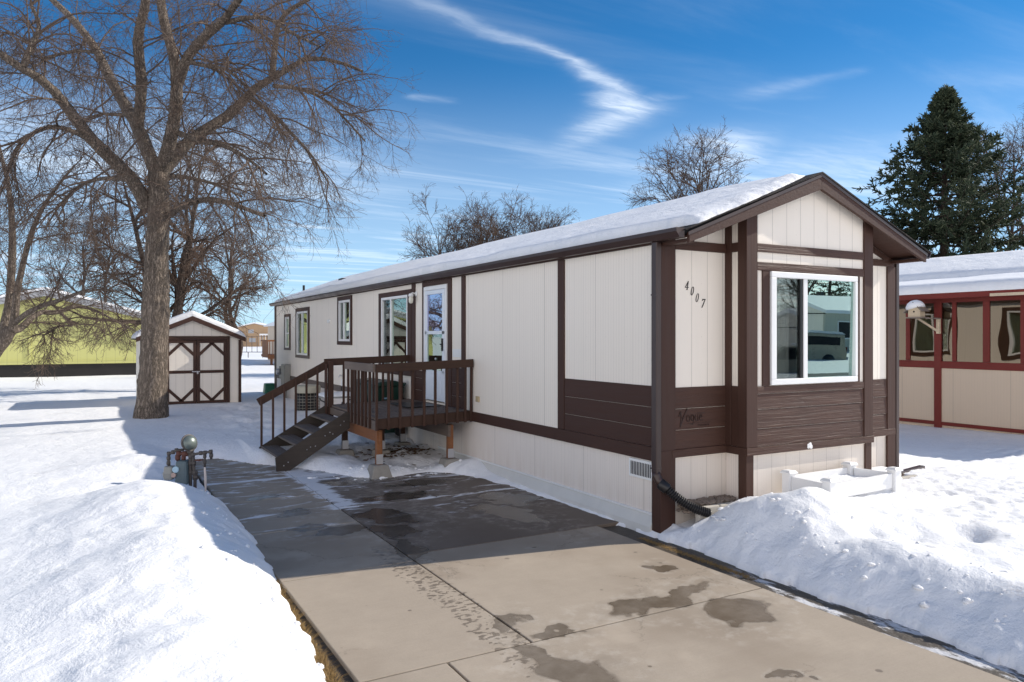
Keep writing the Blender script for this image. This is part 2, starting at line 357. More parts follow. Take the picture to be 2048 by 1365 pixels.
t.out(t.bsdf(c, .9, t.bump(t.math('ADD', course, t.math('MULTIPLY', n, .4)), .8, .015), spec=.2)); M['shingle'] = m
# concrete
def m_concrete(name, base, dark=False):
    m, t = material(name); p = t.coord(); X, Y, Z = t.xyz(p)
    n1 = t.noise(p, 1.3, 6, .6); n2 = t.noise(p, 55, 4, .7); n3 = t.noise(t.mapping(p, sc=(1.5, 26, 1)), 2.0, 4, .6); n5 = t.noise(p, .45, 4, .6)
    n6 = t.noise(p, 190, 3, .8); n7 = t.noise(p, 7.5, 6, .7)
    v = t.math('ADD', .56, t.math('ADD', t.math('MULTIPLY', n1, .30), t.math('ADD', t.math('MULTIPLY', n2, .20), t.math('ADD', t.math('MULTIPLY', n6, .22), t.math('ADD', t.math('MULTIPLY', n7, .16), t.math('MULTIPLY', n3, .12))))))
    c = t.mix(1.0, base, t.comb(v, v, v), 'MULTIPLY'); c = t.mix(t.ramp(n5, .45, .66, 0, .7), c, tuple(a*b for a, b in zip(base, (.74, .70, .66)))); c = t.mix(t.ramp(n1, .58, .75, 0, .55), c, tuple(a*b for a, b in zip(base, (1.28, 1.28, 1.28))))
    wob = t.vm('SCALE', t.vm('SUBTRACT', t.noise(p, 3.2, 2, .5, 0, 1), (.5, .5, .5)), .60); pw = t.vm('ADD', p, wob)
    wob2 = t.vm('SCALE', t.vm('SUBTRACT', t.noise(p, 14, 4, .7, 0, 1), (.5, .5, .5)), .20); pw = t.vm('ADD', pw, t.vm('SCALE', wob2, .35))
    pw = t.vm('MULTIPLY', pw, (1, 1, 0))
    wet = None
    E = [(-1.25, -1.52, 0, .62, .15, 8), (-.95, -2.05, 0, .30, .26, 20), (-2.66, -1.32, 0, .20, .11, 60), (-2.45, -1.66, 0, .18, .08, 0), (-2.70, -2.30, 0, .25, .34, 10),
         (-2.82, -1.95, 0, .12, .26, 10), (-2.30, 2.35, 0, .34, .52, 20), (-2.50, 1.62, 0, .20, .34, 15), (-1.85, 3.30, 0, .52, .20, 5), (-.95, 1.65, 0, .22, .75, 8), (-.55, 2.45, 0, .35, .45, 0),
         (-2.62, .9, 0, .10, .5, 0), (-3.2, 3.0, 0, .25, .20, 0), (-3.3, 2.2, 0, .22, .12, 0), (-3.0, 1.9, 0, .35, .18, 0), (-3.45, 4.1, 0, .2, .1, 0), (-1.3, 4.0, 0, .5, .2, 0), (-2.0, 4.6, 0, .5, .25, 0), (-1.55, -3.0, 0, .05, .05, 0),
         (-.75, -.85, 0, .09, .07, 0), (-1.5, .3, 0, .06, .04, 0)]
    for x, y, z, rx, ry, rot in E:
        L = t.vm('LENGTH', t.mapping(pw, loc=(x, y, 0), rot=(0, 0, R_(rot)), sc=(rx, ry, 1), typ='TEXTURE'), None, 1)
        wet = L if wet is None else t.math('MINIMUM', wet, L)
    wm = t.ramp(wet, 1.07, .88)
    halo = t.math('MULTIPLY', t.ramp(wet, 1.9, .95, 0, .55), t.ramp(t.noise(p, 5, 5, .65), .35, .6, .2, 1))
    # splash drips beside the long joint
    vo = t.new('ShaderNodeTexVoronoi', feature='F1'); t.put(vo.inputs['Vector'], t.vm('MULTIPLY', t.vm('ADD', p, t.vm('SCALE', wob2, .35)), (1, 1, 0))); vo.inputs['Scale'].default_value = 13; vo.inputs['Randomness'].default_value = 1
    dj = t.math('ABSOLUTE', t.math('ADD', X, 2.84)); band = t.math('MULTIPLY', t.ramp(dj, .30, .10), t.math('MULTIPLY', t.ramp(Y, 1.6, 1.0), t.ramp(Y, -2.6, -1.9)))
    nd = t.noise(t.mapping(p, rot=(0, 0, R_(35)), sc=(15, 24, 1)), 1.0, 2, .55); dr = t.ramp(t.math('ADD', nd, t.math('MULTIPLY', t.math('SUBTRACT', band, 1.0), .30)), .53, .565)
    vo2 = t.new('ShaderNodeTexVoronoi', feature='F1'); t.put(vo2.inputs['Vector'], t.vm('MULTIPLY', p, (1, 1, 0))); vo2.inputs['Scale'].default_value = 3.2
    rc = t.xyz(vo2.outputs['Color'])[0]
    dots = t.math('MULTIPLY', t.math('LESS_THAN', t.math('ADD', vo2.outputs[0], t.math('MULTIPLY', n2, .03)), t.math('MULTIPLY', rc, .10)), t.ramp(rc, .35, .4))
    wm = t.math('MAXIMUM', wm, t.math('MAXIMUM', t.math('MULTIPLY', dr, .85), t.math('MULTIPLY', dots, .8)))
    pale = t.math('MULTIPLY', t.ramp(wet, 2.6, 1.5), t.ramp(n7, .45, .65)); c = t.mix(t.math('MULTIPLY', pale, .30), c, (.52, .47, .41))
    cv = t.new('ShaderNodeTexVoronoi', feature='DISTANCE_TO_EDGE'); t.put(cv.inputs['Vector'], t.vm('ADD', p, t.vm('SCALE', t.noise(p, 4, 6, .7, 0, 1), .5))); cv.inputs['Scale'].default_value = .55
    ck = t.math('MULTIPLY', t.ramp(cv.outputs[0], .006, .0015), t.ramp(n5, .48, .58)); c = t.mix(t.math('MULTIPLY', ck, .45), c, (.10, .08, .06))
    c = t.mix(t.math('MULTIPLY', halo, .6), c, tuple(a*.6 for a in base)); wv_ = t.ramp(t.noise(p, 4.5, 5, .65), .3, .7, .62, .95)
    c = t.mix(t.math('MULTIPLY', wm, wv_), c, tuple(a*b for a, b in zip(base, (.36, .33, .29))))
    # thin frost and swept snow
    fn = t.noise(t.mapping(p, rot=(0, 0, R_(12)), sc=(.9, 2.6, 1)), 2.1, 8, .68, .6)
    jx = t.ramp(t.math('ABSOLUTE', t.math('ADD', X, 2.60)), .24, .0); jy = t.math('MAXIMUM', t.ramp(t.math('ABSOLUTE', t.math('SUBTRACT', Y, 2.98)), .09, .0), t.ramp(t.math('ABSOLUTE', t.math('SUBTRACT', Y, 5.40)), .12, .0))
    reg = t.math('MULTIPLY', t.ramp(Y, 2.2, 3.6), t.ramp(Y, 1.4, 2.8, .5, 1)); far = t.ramp(Y, 3.2, 5.2, 0, .30)
    s_ = t.math('ADD', fn, t.math('MULTIPLY', t.math('ADD', t.math('MULTIPLY', jx, .24), t.math('ADD', t.math('MULTIPLY', jy, .22), t.math('MULTIPLY', far, t.ramp(X, -2.9, -2.6, .12, .36)))), reg))
    s_ = t.math('MULTIPLY', t.ramp(s_, .555, .67), t.ramp(Y, 1.5, 2.5)); s_ = t.math('MULTIPLY', s_, t.math('SUBTRACT', 1.0, t.math('MULTIPLY', wm, .7)))
    c = t.mix(t.math('MULTIPLY', s_, .82), c, (.82, .83, .86))
    rg = t.math('SUBTRACT', .85, t.math('MULTIPLY', wm, .60))
    hh = t.math('MULTIPLY', t.math('ADD', t.math('MULTIPLY', n2, .5), t.math('MULTIPLY', n3, .5)), t.math('SUBTRACT', 1.0, t.math('MULTIPLY', wm, .85)))
    t.out(t.bsdf(c, rg, t.bump(hh, .35, .006), spec=.4)); return m
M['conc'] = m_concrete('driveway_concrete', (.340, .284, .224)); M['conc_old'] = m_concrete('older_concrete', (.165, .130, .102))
M['gap'] = m_simple('joint_dirt', (.05, .04, .032), .9)

# ================================================================= TERRAIN
ZD = -0.22                                   # top of the driveway slabs
foot = [(-3.99, 7.95), (-3.5, 7.8), (-2.95, 6.75), (-2.6, 6.35), (-2.25, 5.75), (-1.95, 4.95), (-1.6, 4.55), (-1.2, 4.62), (-.75, 4.75), (-.42, 4.45), (-.26, 3.7), (-.17, 2.9), (-.15, 1.9), (-.12, .9), (-.07, .42),
        (-.03, -.3), (-.02, -.8), (-.07, -1.3), (-.09, -2.1), (-.04, -2.7), (-.08, -3.2), (-.15, -3.8), (-.2, -6), (-.2, -9.5),
        (-4.3, -9.5), (-4.25, -6), (-4.2, -3.2), (-4.15, -2.2), (-4.12, -1.6), (-4.06, -.9), (-4.02, .0), (-3.95, .8), (-3.91, 1.9), (-3.88, 2.7), (-3.92, 3.4), (-4.0, 4.6), (-4.0, 6)]
def pav_dist(x, y):
    """signed distance to the cleared pavement (negative inside)"""
    best = np.full(x.shape, 1e9); ins = np.zeros(x.shape, bool); n = len(foot)
    for i in range(n):
        ax, ay = foot[i]; bx, by = foot[(i+1) % n]; vx, vy = bx-ax, by-ay
        t = np.clip(((x-ax)*vx+(y-ay)*vy)/(vx*vx+vy*vy), 0, 1); best = np.minimum(best, np.hypot(x-ax-t*vx, y-ay-t*vy))
        c = (ay > y) != (by > y); xx = ax+(y-ay)/(by-ay if by != ay else 1e-9)*vx; ins ^= c & (x < xx)
    return np.where(ins, -best, best)
def ss(v, a, b):
    t = np.clip((v-a)/(b-a), 0, 1); return t*t*(3-2*t)
def snow_h(x, y):
    x = np.asarray(x, float); y = np.asarray(y, float)
    far = np.maximum(np.hypot(x, y)-60, 0)
    h = .05*fbm(x, y, .35, 0, 3) + .012*fbm(x, y, 1.7, 1, 3)
    h += -.035*np.clip(-x-5.2, 0, 9) * ss(y, 25, 8)
    h += np.where(x > -.2, .05, .0)*ss(y, 4, -1) + .02
    # left bank
    yc = np.array([-12, -6, -3.6, -2.4, -1.5, -.7, .1, .8, 1.5, 2.4, 3.2, 3.9, 4.5, 5.3, 6.1, 7.2, 9]); zc = np.array([.05, .1, .14, .16, .17, .235, .285, .235, .20, .27, .30, .17, -.04, .02, .16, .06, 0])
    cr = np.interp(y, yc, zc); xk = -4.87+.10*fbm(x*0, y, .8, 2, 2); xk = xk + .25*ss(y, 2.5, 3.6)
    left = np.exp(-np.clip((xk-x)/1.05, 0, 9)**1.7); tr = np.clip((x-xk)/.95, 0, 1); right = 1-.42*tr**1.7
    prof = np.where(x < xk, left, right)
    bankm = ss(x, -9, -6.5)*ss(x, -2.5, -3.6)*ss(y, 9.5, 7)
    base = h*.5
    hb = base*(1-left*(x < xk)-(x >= xk)) + (cr+.02)*prof
    hb += (.085*fbm(x, y, 1.7, 3, 4)+(.020*fbm(x, y, 7, 1, 3)+.05*np.maximum(fbm(x, y, 3.4, 2, 4)-.12, 0))*ss(fbm(x, y, .9, 0, 2), -.1, .25))*np.exp(-((x-xk-.0)/1.1)**2)
    hb = np.where(x < xk-3, h, hb); wl = np.exp(-np.clip((xk-x)/2.2, 0, 9)**2)
    h = h*(1-bankm*wl)+hb*bankm*wl
    # right bank in front of the bay
    rm = ss(x, -.6, .1)*ss(y, .35, -.3)
    ridge = .16*np.exp(-((x-.42)/.45)**2)*ss(y, -.2, -1.0) + .08
    hump = .36*np.exp(-((((x-.92)/.60)**2+((y+1.22)/.46)**2)**.72)) + .13*np.exp(-(((x-.35)/.42)**2+((y+.75)/.4)**2)) + .12*np.exp(-(((x-1.5)/.6)**2+((y+1.85)/.35)**2))
    hump += -.07*np.exp(-(((x-1.15)/.42)**2+((y+2.0)/.25)**2)) + .10*np.exp(-(((x-2.1)/.25)**2+((y+2.35)/.22)**2)) - .10*np.exp(-(((x-1.85)/.2)**2+((y+2.3)/.18)**2))
    hump += .07*np.exp(-(((x-.62)/.5)**2+((y+.55)/.24)**2)) + .09*np.exp(-(((x-.05)/.3)**2+((y+.22)/.2)**2))
    hump += .11*np.exp(-(((x-2.1)/.85)**2+((y+1.16)/.2)**2))
    lump = (.10*fbm(x, y, 1.5, 0, 4)+(.035*fbm(x, y, 6, 2, 4)-.05*np.abs(fbm(x, y, 2.6, 1, 4)))*ss(fbm(x, y, 1.1, 2, 2), -.2, .2))*np.exp(-((x-1.0)/1.7)**2) + .018*fbm(x, y, 5, 1, 3)
    hr = ridge+hump+lump
    h = h*(1-rm)+hr*rm
    cm = np.abs(fbm(x, y, 3.2, 3, 4)); crust = (.055*(.25-cm)+.03*fbm(x, y, 9, 1, 3))*ss(x, 1.4, 2.6)*ss(y, 2.0, .3)*ss(x, 12, 8); h += crust
    h += -.14*ss(x, 4.5, 8.5)*ss(x, 16, 12)*ss(y, -3, -1)
    # trampled path between house and shed, mound round the tree foot
    pth = np.exp(-((x+1.9+.25*np.sin(y*.7))/.9)**2)*ss(y, 7.5, 9)*ss(y, 17, 15.5); h += pth*(.13*fbm(x, y, 2.4, 1, 4)-.03)
    h += .07*np.exp(-(np.hypot(x+4.25, y-13.0)/.8)**2)
    # under the deck and beside the wall
    ud = ss(x, -2.3, -1.5)*ss(y, 4.4, 5.1)*ss(y, 8.6, 7.6)*ss(x, .3, .1); h = h*(1-ud)+(-.09+.13*fbm(x, y, 1.9, 2, 4))*ud
    wb = ss(x, -.4, -.2)*ss(y, .2, .8)*ss(y, 4.6, 3.8)*(x < .3); h = h*(1-wb)+(-.13+.03*fbm(x, y, 5, 2, 2))*wb
    # rolling distance
    h += -.7*ss(y, 60, 110)*ss(x, -40, 0)+far*.0015*fbm(x, y, .02, 0, 2)*2
    # inside the planter; stone beds beside the bay are bare
    pl = (x > 1.56) & (x < 2.72) & (y > -.93) & (y < -.40); h = np.where(pl, .285+.03*fbm(x, y, 6, 0, 3), h)
    bed = (ss(x, .16, .22)*ss(x, 1.0, .96)*ss(y, -.30, -.24)*(y < .1)); h = h*(1-bed)+(-.05)*bed
    bed2 = (ss(x, 3.2, 3.24)*ss(x, 4.2, 4.1)*ss(y, -.30, -.22)*(y < .1)); h = h*(1-bed2)+(.02)*bed2
    # street across the front
    st = ss(y, -9.6, -10.2)*ss(y, -17.4, -16.8); h = h*(1-st)-.34*st
    h += .12*ss(y, -17, -18)
    # edge of the cleared pavement
    d = pav_dist(x, y); wob = .05*fbm(x, y, 2.6, 1, 3)+.035*fbm(x, y, 11, 2, 2); dd = d+wob
    wid = np.where(x < -3.0, .30, np.where((x > -.5) & (y < .3), .42, .16))
    S = 1-np.exp(-np.clip(dd, 0, 9)/wid); S = np.where(dd > 0, .10+.90*S, 0)
    zb = ZD-.05; lowz = np.where(dd > 0, zb, -.6+0*dd)
    near = (np.abs(x) < 9) & (y > -10.5) & (y < 9)
    h2 = np.where(dd > 0, zb+(h-zb)*S, -.34-.4*np.clip(-dd/.06, 0, 1))
    return np.where(near, h2, h)
def axis(fine0, fine1, step, mid0, mid1, mstep, lim):
    a = list(np.arange(fine0, fine1, step)); b = [fine1+mstep*i for i in range(int((mid1-fine1)/mstep))]; a0 = [fine0-mstep*i for i in range(1, int((fine0-mid0)/mstep))][::-1]
    xs = a0+a+b; s = mstep
    hi = [xs[-1]]; 
    while hi[-1] < lim: s *= 1.14; hi.append(hi[-1]+s)
    s = mstep; lo = [xs[0]]
    while lo[-1] > -lim: s *= 1.14; lo.append(lo[-1]-s)
    return np.array(lo[1:][::-1]+xs+hi[1:])
gx = axis(-7.2, 5.2, .035, -14, 12, .12, 1500); gy = axis(-4.2, 5.2, .035, -8, 22, .11, 1500)
GX, GY = np.meshgrid(gx, gy, indexing='xy'); H = snow_h(GX, GY)
nx, ny = len(gx), len(gy); idx = np.arange(nx*ny).reshape(ny, nx)
Fq = np.stack([idx[:-1, :-1], idx[:-1, 1:], idx[1:, 1:], idx[1:, :-1]], -1).reshape(-1, 4)
V = np.stack([GX, GY, H], -1).reshape(-1, 3)
# leave out what lies buried under house floor and pavement (keeps one sheet to the horizon elsewhere)
o = link('snow_ground', np_mesh('snow_ground', V, Fq), M['snow'], None, True); tag(o, kind='structure')
def zsnow(x, y): return float(snow_h(np.array([x]), np.array([y]))[0])
o = MB().box(-4.35, 0.0, -9.6, 8.2, -.8, -.255).build('soil', M['soil']); tag(o, kind='structure')
# driveway slabs with real open joints
def slab_obj(name, rects, mat):
    mb = MB()
    for x0, x1, y0, y1 in rects: mb.box(x0+.008, x1-.008, y0+.008, y1-.008, ZD-.11, ZD)
    o = mb.build(name, mat, None, .006); return tag(o, kind='structure')
ys = [-9.5, -6.4, -4.1, -1.75]
slab_obj('driveway', [(-3.97, -3.36, ys[i], ys[i+1]) for i in range(3)]+[(-3.36, -.37, ys[i], ys[i+1]) for i in range(3)]
         + [(-3.97, -2.70, -1.75, .45), (-3.97, -2.70, .45, 2.2), (-3.97, -2.70, 2.2, 3.95), (-3.97, -2.70, 3.95, 5.7), (-3.97, -2.70, 5.7, 8.1)]
         + [(-2.70, -.37, -1.75, .67)], M['conc'])
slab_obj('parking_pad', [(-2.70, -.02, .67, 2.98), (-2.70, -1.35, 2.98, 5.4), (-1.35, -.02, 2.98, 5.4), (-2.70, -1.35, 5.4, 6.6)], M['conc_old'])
o = MB().box(-3.96, -.38, -9.4, 8.0, ZD-.1, ZD-.022).build('joint_filler', M['gap']); tag(o, kind='structure')
o = MB().box(-90, 90, -17.2, -9.8, -.5, -.26).build('road', m_simple('wet_asphalt', (.055, .055, .058), .6, 0, .3, 3, .3)); tag(o, kind='structure')

# ---------------------------------------------------------------- batches of small tubes (vectorised)
def tubes(P, R, n=3):
    """P (N,K,3) polylines, R (N,K) radii -> V,F"""
    N, K, _ = P.shape
    T = np.empty_like(P); T[:, 1:-1] = P[:, 2:]-P[:, :-2]; T[:, 0] = P[:, 1]-P[:, 0]; T[:, -1] = P[:, -1]-P[:, -2]
    T /= np.linalg.norm(T, axis=2, keepdims=True)+1e-9
    ref = np.where(np.abs(T[:, :1, 2:3]) < .9, np.array([[[0, 0, 1.]]]), np.array([[[1., 0, 0]]])); ref = np.repeat(ref, K, 1)
    A = ref-T*(ref*T).sum(2, keepdims=True); A /= np.linalg.norm(A, axis=2, keepdims=True)+1e-9; B = np.cross(T, A)
    th = np.arange(n)*2*math.pi/n
    V = P[:, :, None]+(A[:, :, None]*np.cos(th)[None, None, :, None]+B[:, :, None]*np.sin(th)[None, None, :, None])*R[:, :, None, None]
    base = (np.arange(N)*K*n)[:, None, None]+(np.arange(K-1)*n)[None, :, None]; k = np.arange(n)[None, None]; k2 = (k+1) % n
    F = np.stack([base+k, base+k2, base+n+k2, base+n+k], -1).reshape(-1, 4)
    return V.reshape(-1, 3), F
def join(parts):
    Vs, Fs, o = [], [], 0
    for v, f in parts: Vs.append(v); Fs.append(f+o); o += len(v)
    return np.concatenate(Vs), np.concatenate(Fs)
def resample(P, R, K, sub=True):
    P = np.array(P, float); R = np.array(R, float)
    # Catmull-Rom through the points
    Q = [];  n = len(P); Rr = []
    for i in range(n-1):
        p0, p1, p2, p3 = P[max(i-1, 0)], P[i], P[i+1], P[min(i+2, n-1)]
        for t in np.linspace(0, 1, 9)[:-1]:
            Q.append(.5*((2*p1)+(-p0+p2)*t+(2*p0-5*p1+4*p2-p3)*t*t+(-p0+3*p1-3*p2+p3)*t**3)); Rr.append(R[i]*(1-t)+R[i+1]*t)
    Q.append(P[-1]); Rr.append(R[-1]); Q = np.array(Q); Rr = np.array(Rr)
    d = np.r_[0, np.cumsum(np.linalg.norm(np.diff(Q, axis=0), axis=1))]; s = np.linspace(0, d[-1], K)
    return np.stack([np.interp(s, d, Q[:, i]) for i in range(3)], 1), np.interp(s, d, Rr)
def spawn(P, R, nch, L, K, ang, grav, r0, r1, jit=.12, tmin=.15, upt=0.0, rg=rng, tmax=1.0, flat=1.0, Lscale=None):
    """children polylines off parents. L=(lo,hi) lengths; grav bends down (+) or up (-); upt turns the tips up"""
    N, Kp, _ = P.shape
    t = rg.uniform(tmin, tmax, (N, nch)); t = np.sort(t, 1); f = t*(Kp-1); i = np.minimum(f.astype(int), Kp-2); fr = (f-i)[..., None]
    ar = np.arange(N)[:, None]; p = P[ar, i]*(1-fr)+P[ar, i+1]*fr; tan = P[ar, i+1]-P[ar, i]; tan /= np.linalg.norm(tan, axis=2, keepdims=True)+1e-9
    rp = R[ar, i]*(1-fr[..., 0])+R[ar, i+1]*fr[..., 0]
    rnd = rg.normal(size=(N, nch, 3)); rnd[..., 2] *= flat; perp = rnd-tan*(rnd*tan).sum(2, keepdims=True); perp /= np.linalg.norm(perp, axis=2, keepdims=True)+1e-9
    a = np.radians(rg.uniform(ang[0], ang[1], (N, nch, 1))); d = tan*np.cos(a)+perp*np.sin(a)
    ln = rg.uniform(L[0], L[1], (N, nch))*(1.15-.55*t)
    if Lscale is not None: ln = ln*Lscale[:, None]
    p = p.reshape(-1, 3); d = d.reshape(-1, 3); ln = ln.reshape(-1); n = len(p); out = np.empty((n, K, 3)); out[:, 0] = p
    for k in range(1, K):
        g = grav*(1 if k < K*.6 else 1-upt*2)
        d = d+rg.normal(size=(n, 3))*jit; d[:, 2] -= g/K; d /= np.linalg.norm(d, axis=1, keepdims=True)
        out[:, k] = out[:, k-1]+d*(ln/(K-1))[:, None]
    rs = np.minimum(rp.reshape(-1)*.8, r0); RR = rs[:, None]*np.linspace(1, 0, K)[None]+np.minimum(r1, rs)[:, None]*np.linspace(0, 1, K)[None]
    return out, RR
def bark_limb(P, R, n=14, rough=.05, seed=0):
    """thick limb with ridged bark in its surface"""
    rg = np.random.default_rng(seed); P = P[None]; R = R[None]; V, F = tubes(P, R, n); c = np.repeat(P[0], n, 0)
    d = V-c; V = c+d*(1+rough*rg.normal(size=(len(V), 1))); return V, F
def finish_tree(root_loc, label, limbs, twigs, bark, twig, group=None, name='bare_tree'):
    t = empty(name, root_loc, label, 'tree', group)
    v, f = join(limbs); link('trunk', np_mesh('trunk', v, f), bark, t, True)
    v, f = join(twigs); link('crown', np_mesh('crown', v, f), twig, t, False)
    return t

# ---------------------------------------------------------------- big tree in front of the shed
TD = 17.4
def c6(x, y, dd=0.0): return at_depth(x/2.4375, y/2.4375, TD+dd)
px = TD/F_
def limb(pts, r, K=14, seed=0):
    P = np.array([c6(*p) for p in pts]); R = np.linspace(r[0], r[1], len(pts)); return resample(P, R, K)
tb = at_depth(301, 838, TD); tb[2] = -.15
tr_pts = [tb, at_depth(304, 805, TD), at_depth(308, 720, TD), at_depth(312, 600, TD), at_depth(314, 500, TD), at_depth(318, 420, TD), at_depth(316, 350, TD), at_depth(308, 318, TD)]
TP, TR = resample(tr_pts, np.array([37, 29, 25.5, 24, 21.5, 20, 18.5, 13])*px, 60)
TR = TR*(1+.10*np.exp(-((TP[:, 2]-2.6)/.25)**2)); TR = TR*(1+.09*np.exp(-((TP[:, 2]-3.15)/.12)**2))
LB = [limb([(720, 1010, 0), (640, 870, -.3), (520, 755, -.8), (430, 660, -1.2), (330, 530, -1.6), (230, 410, -2.0), (100, 330, -2.4), (-60, 230, -2.8), (-220, 170, -3)], (.17, .05)),
      limb([(765, 850, 0), (700, 690, .4), (655, 590, .7), (590, 480, 1.1), (530, 370, 1.4), (480, 260, 1.7), (400, 150, 2.0), (330, 70, 2.3), (210, -40, 2.6)], (.17, .07)),
      limb([(672, 620, .5), (690, 420, .3), (680, 300, .1), (672, 200, 0), (690, 100, -.1), (712, 0, -.3), (700, -140, -.4)], (.13, .09)),
      limb([(785, 830, 0), (830, 690, -.3), (852, 560, -.5), (862, 430, -.7), (850, 290, -.9), (818, 170, -1.0), (790, 60, -1.1), (780, -120, -1.2)], (.16, .09)),
      limb([(868, 400, -.7), (915, 280, -1.1), (1000, 180, -1.6), (1080, 110, -2.0), (1150, 20, -2.5), (1220, -80, -2.8)], (.12, .06)),
      limb([(780, 850, 0), (870, 740, .5), (960, 660, .9), (1060, 600, 1.3), (1150, 535, 1.6), (1215, 455, 1.8), (1320, 385, 2.0), (1420, 330, 2.2), (1500, 285, 2.3), (1640, 300, 2.4), (1770, 350, 2.5)], (.17, .035)),
      limb([(1325, 385, 2.0), (1338, 260, 1.9), (1352, 140, 1.8), (1400, 60, 1.6), (1500, 0, 1.5), (1600, -60, 1.4)], (.085, .04)),
      limb([(825, 1050, 0), (900, 1000, -.5), (1000, 975, -1.0), (1100, 985, -1.3), (1200, 1020, -1.6), (1290, 1055, -1.8)], (.085, .035)),
      limb([(870, 650, -.3), (990, 690, -1.0), (1100, 715, -1.5), (1200, 770, -1.9), (1300, 850, -2.2)], (.07, .025)),
      limb([(1215, 470, 1.8), (1330, 560, 1.5), (1420, 650, 1.2), (1520, 760, 1.0), (1600, 890, .8)], (.06, .02)),
      limb([(1330, 420, 2.0), (1480, 440, 2.4), (1600, 500, 2.7), (1700, 600, 2.9), (1780, 690, 3.1)], (.055, .02)),
      limb([(760, 900, 0), (820, 860, .8), (930, 870, 1.7), (1050, 900, 2.4), (1180, 960, 3.0)], (.07, .025)),
      limb([(450, 690, -1.0), (350, 640, -1.6), (240, 620, -2.2), (120, 680, -2.6), (60, 780, -2.8), (20, 900, -2.9)], (.06, .02)),
      limb([(900, 300, -1.0), (1000, 320, -1.6), (1100, 340, -2.2), (1200, 420, -2.6)], (.055, .02)),
      limb([(1100, 110, -2.0), (1200, 90, -2.3), (1300, 90, -2.7), (1420, 160, -3.0), (1560, 230, -3.2)], (.055, .02)),
      limb([(640, 880, -.3), (520, 870, .6), (400, 900, 1.3), (300, 990, 1.9), (230, 1100, 2.3)], (.06, .02)),
      limb([(480, 260, 1.7), (380, 250, 2.3), (250, 280, 3.0), (130, 350, 3.4)], (.05, .02)),
      limb([(650, 560, .7), (560, 560, 1.4), (480, 560, 2.2), (380, 600, 2.8)], (.05, .02)),
      limb([(110, 330, -2.4), (150, 230, -2.2), (190, 130, -2.0), (150, 20, -1.9)], (.07, .03))]
limbs = [bark_limb(TP, TR, 26, .035, 1)]+[bark_limb(p, r, 10, .035, 2+i) for i, (p, r) in enumerate(LB)]
PP = np.array([p for p, r in LB]); RR = np.array([r for p, r in LB])
rg = np.random.default_rng(11)
a1, b1 = spawn(PP, RR, 12, (1.0, 2.9), 9, (28, 70), .95, .024, .0065, .13, .12, .3, rg)
a2, b2 = spawn(a1, b1, 8, (.5, 1.6), 7, (25, 60), .85, .0085, .0035, .15, .15, .5, rg)
a2b, b2b = spawn(PP, RR, 14, (.4, 1.1), 5, (40, 85), .3, .008, .0035, .16, .1, .4, rg)
a3, b3 = spawn(np.concatenate([a2]), b2, 6, (.22, .75), 5, (25, 60), .35, .0042, .0022, .17, .12, .6, rg)
a3b, b3b = spawn(a2b, b2b, 4, (.2, .5), 5, (25, 65), .2, .004, .0022, .17, .12, .6, rg)
a4, b4 = spawn(a3, b3, 3, (.08, .26), 3, (25, 60), .05, .0030, .0019, .15, .2, .5, rg)
finish_tree(tuple(tb), 'tall bare tree with grey furrowed trunk standing in the snow before the shed', limbs,
            [tubes(a1, b1, 5), tubes(a2, b2, 3), tubes(a2b, b2b, 3), tubes(a3, b3, 3), tubes(a3b, b3b, 3), tubes(a4, b4, 3)], M['bark'], M['twig'])

def generic_tree(x, y, z, h, label, seed, stems=1, spread=.45, r=.16, n1=7, n2=9, n3=8, n4=6, trunk_h=.25, bark='bark2', thick=1.0, droop=.25, name='bare_tree', lean=(0, 0), n5=0):
    rg = np.random.default_rng(seed); limbs = []; Ls = []; Rs = []
    for s in range(stems):
        a = rg.uniform(0, 6.28); ln = h*rg.uniform(.85, 1.0); sp = spread*.5 if stems > 1 else .06
        pts = [np.array([x, y, z-.2])]
        for k in range(1, 6): pts.append(np.array([x, y, z])+np.array([math.cos(a)*sp*ln*(k/5)**1.2+lean[0]*k/5, math.sin(a)*sp*ln*(k/5)**1.2+lean[1]*k/5, ln*k/5])+rg.normal(size=3)*.02*h)
        P, R = resample(pts, np.linspace(r, r*.12, 6), 16); limbs.append(bark_limb(P, R, 10, .04, seed+s)); Ls.append(P); Rs.append(R)
    P0 = np.array(Ls); R0 = np.array(Rs)
    a1, b1 = spawn(P0, R0, n1, (h*.28, h*.48), 9, (28, 62), droop-.35, r*.45, .012, .10, trunk_h, .3, rg, .95)
    a2, b2 = spawn(a1, b1, n2, (h*.10, h*.24), 6, (25, 60), droop, .03*thick, .008*thick, .13, .15, .4, rg)
    a3, b3 = spawn(a2, b2, n3, (h*.04, h*.11), 5, (25, 60), droop*.7, .012*thick, .006*thick, .15, .12, .5, rg)
    tw = [tubes(a2, b2, 4), tubes(a3, b3, 3)]; limbs.append(tubes(a1, b1, 6))
    if n4: a4, b4 = spawn(a3, b3, n4, (h*.018, h*.05), 4, (25, 60), .1, .007*thick, .0045*thick, .15, .15, .5, rg); tw.append(tubes(a4, b4, 3))
    return finish_tree((x, y, z), label, limbs, tw, M[bark], M['twig_far'], None, name)

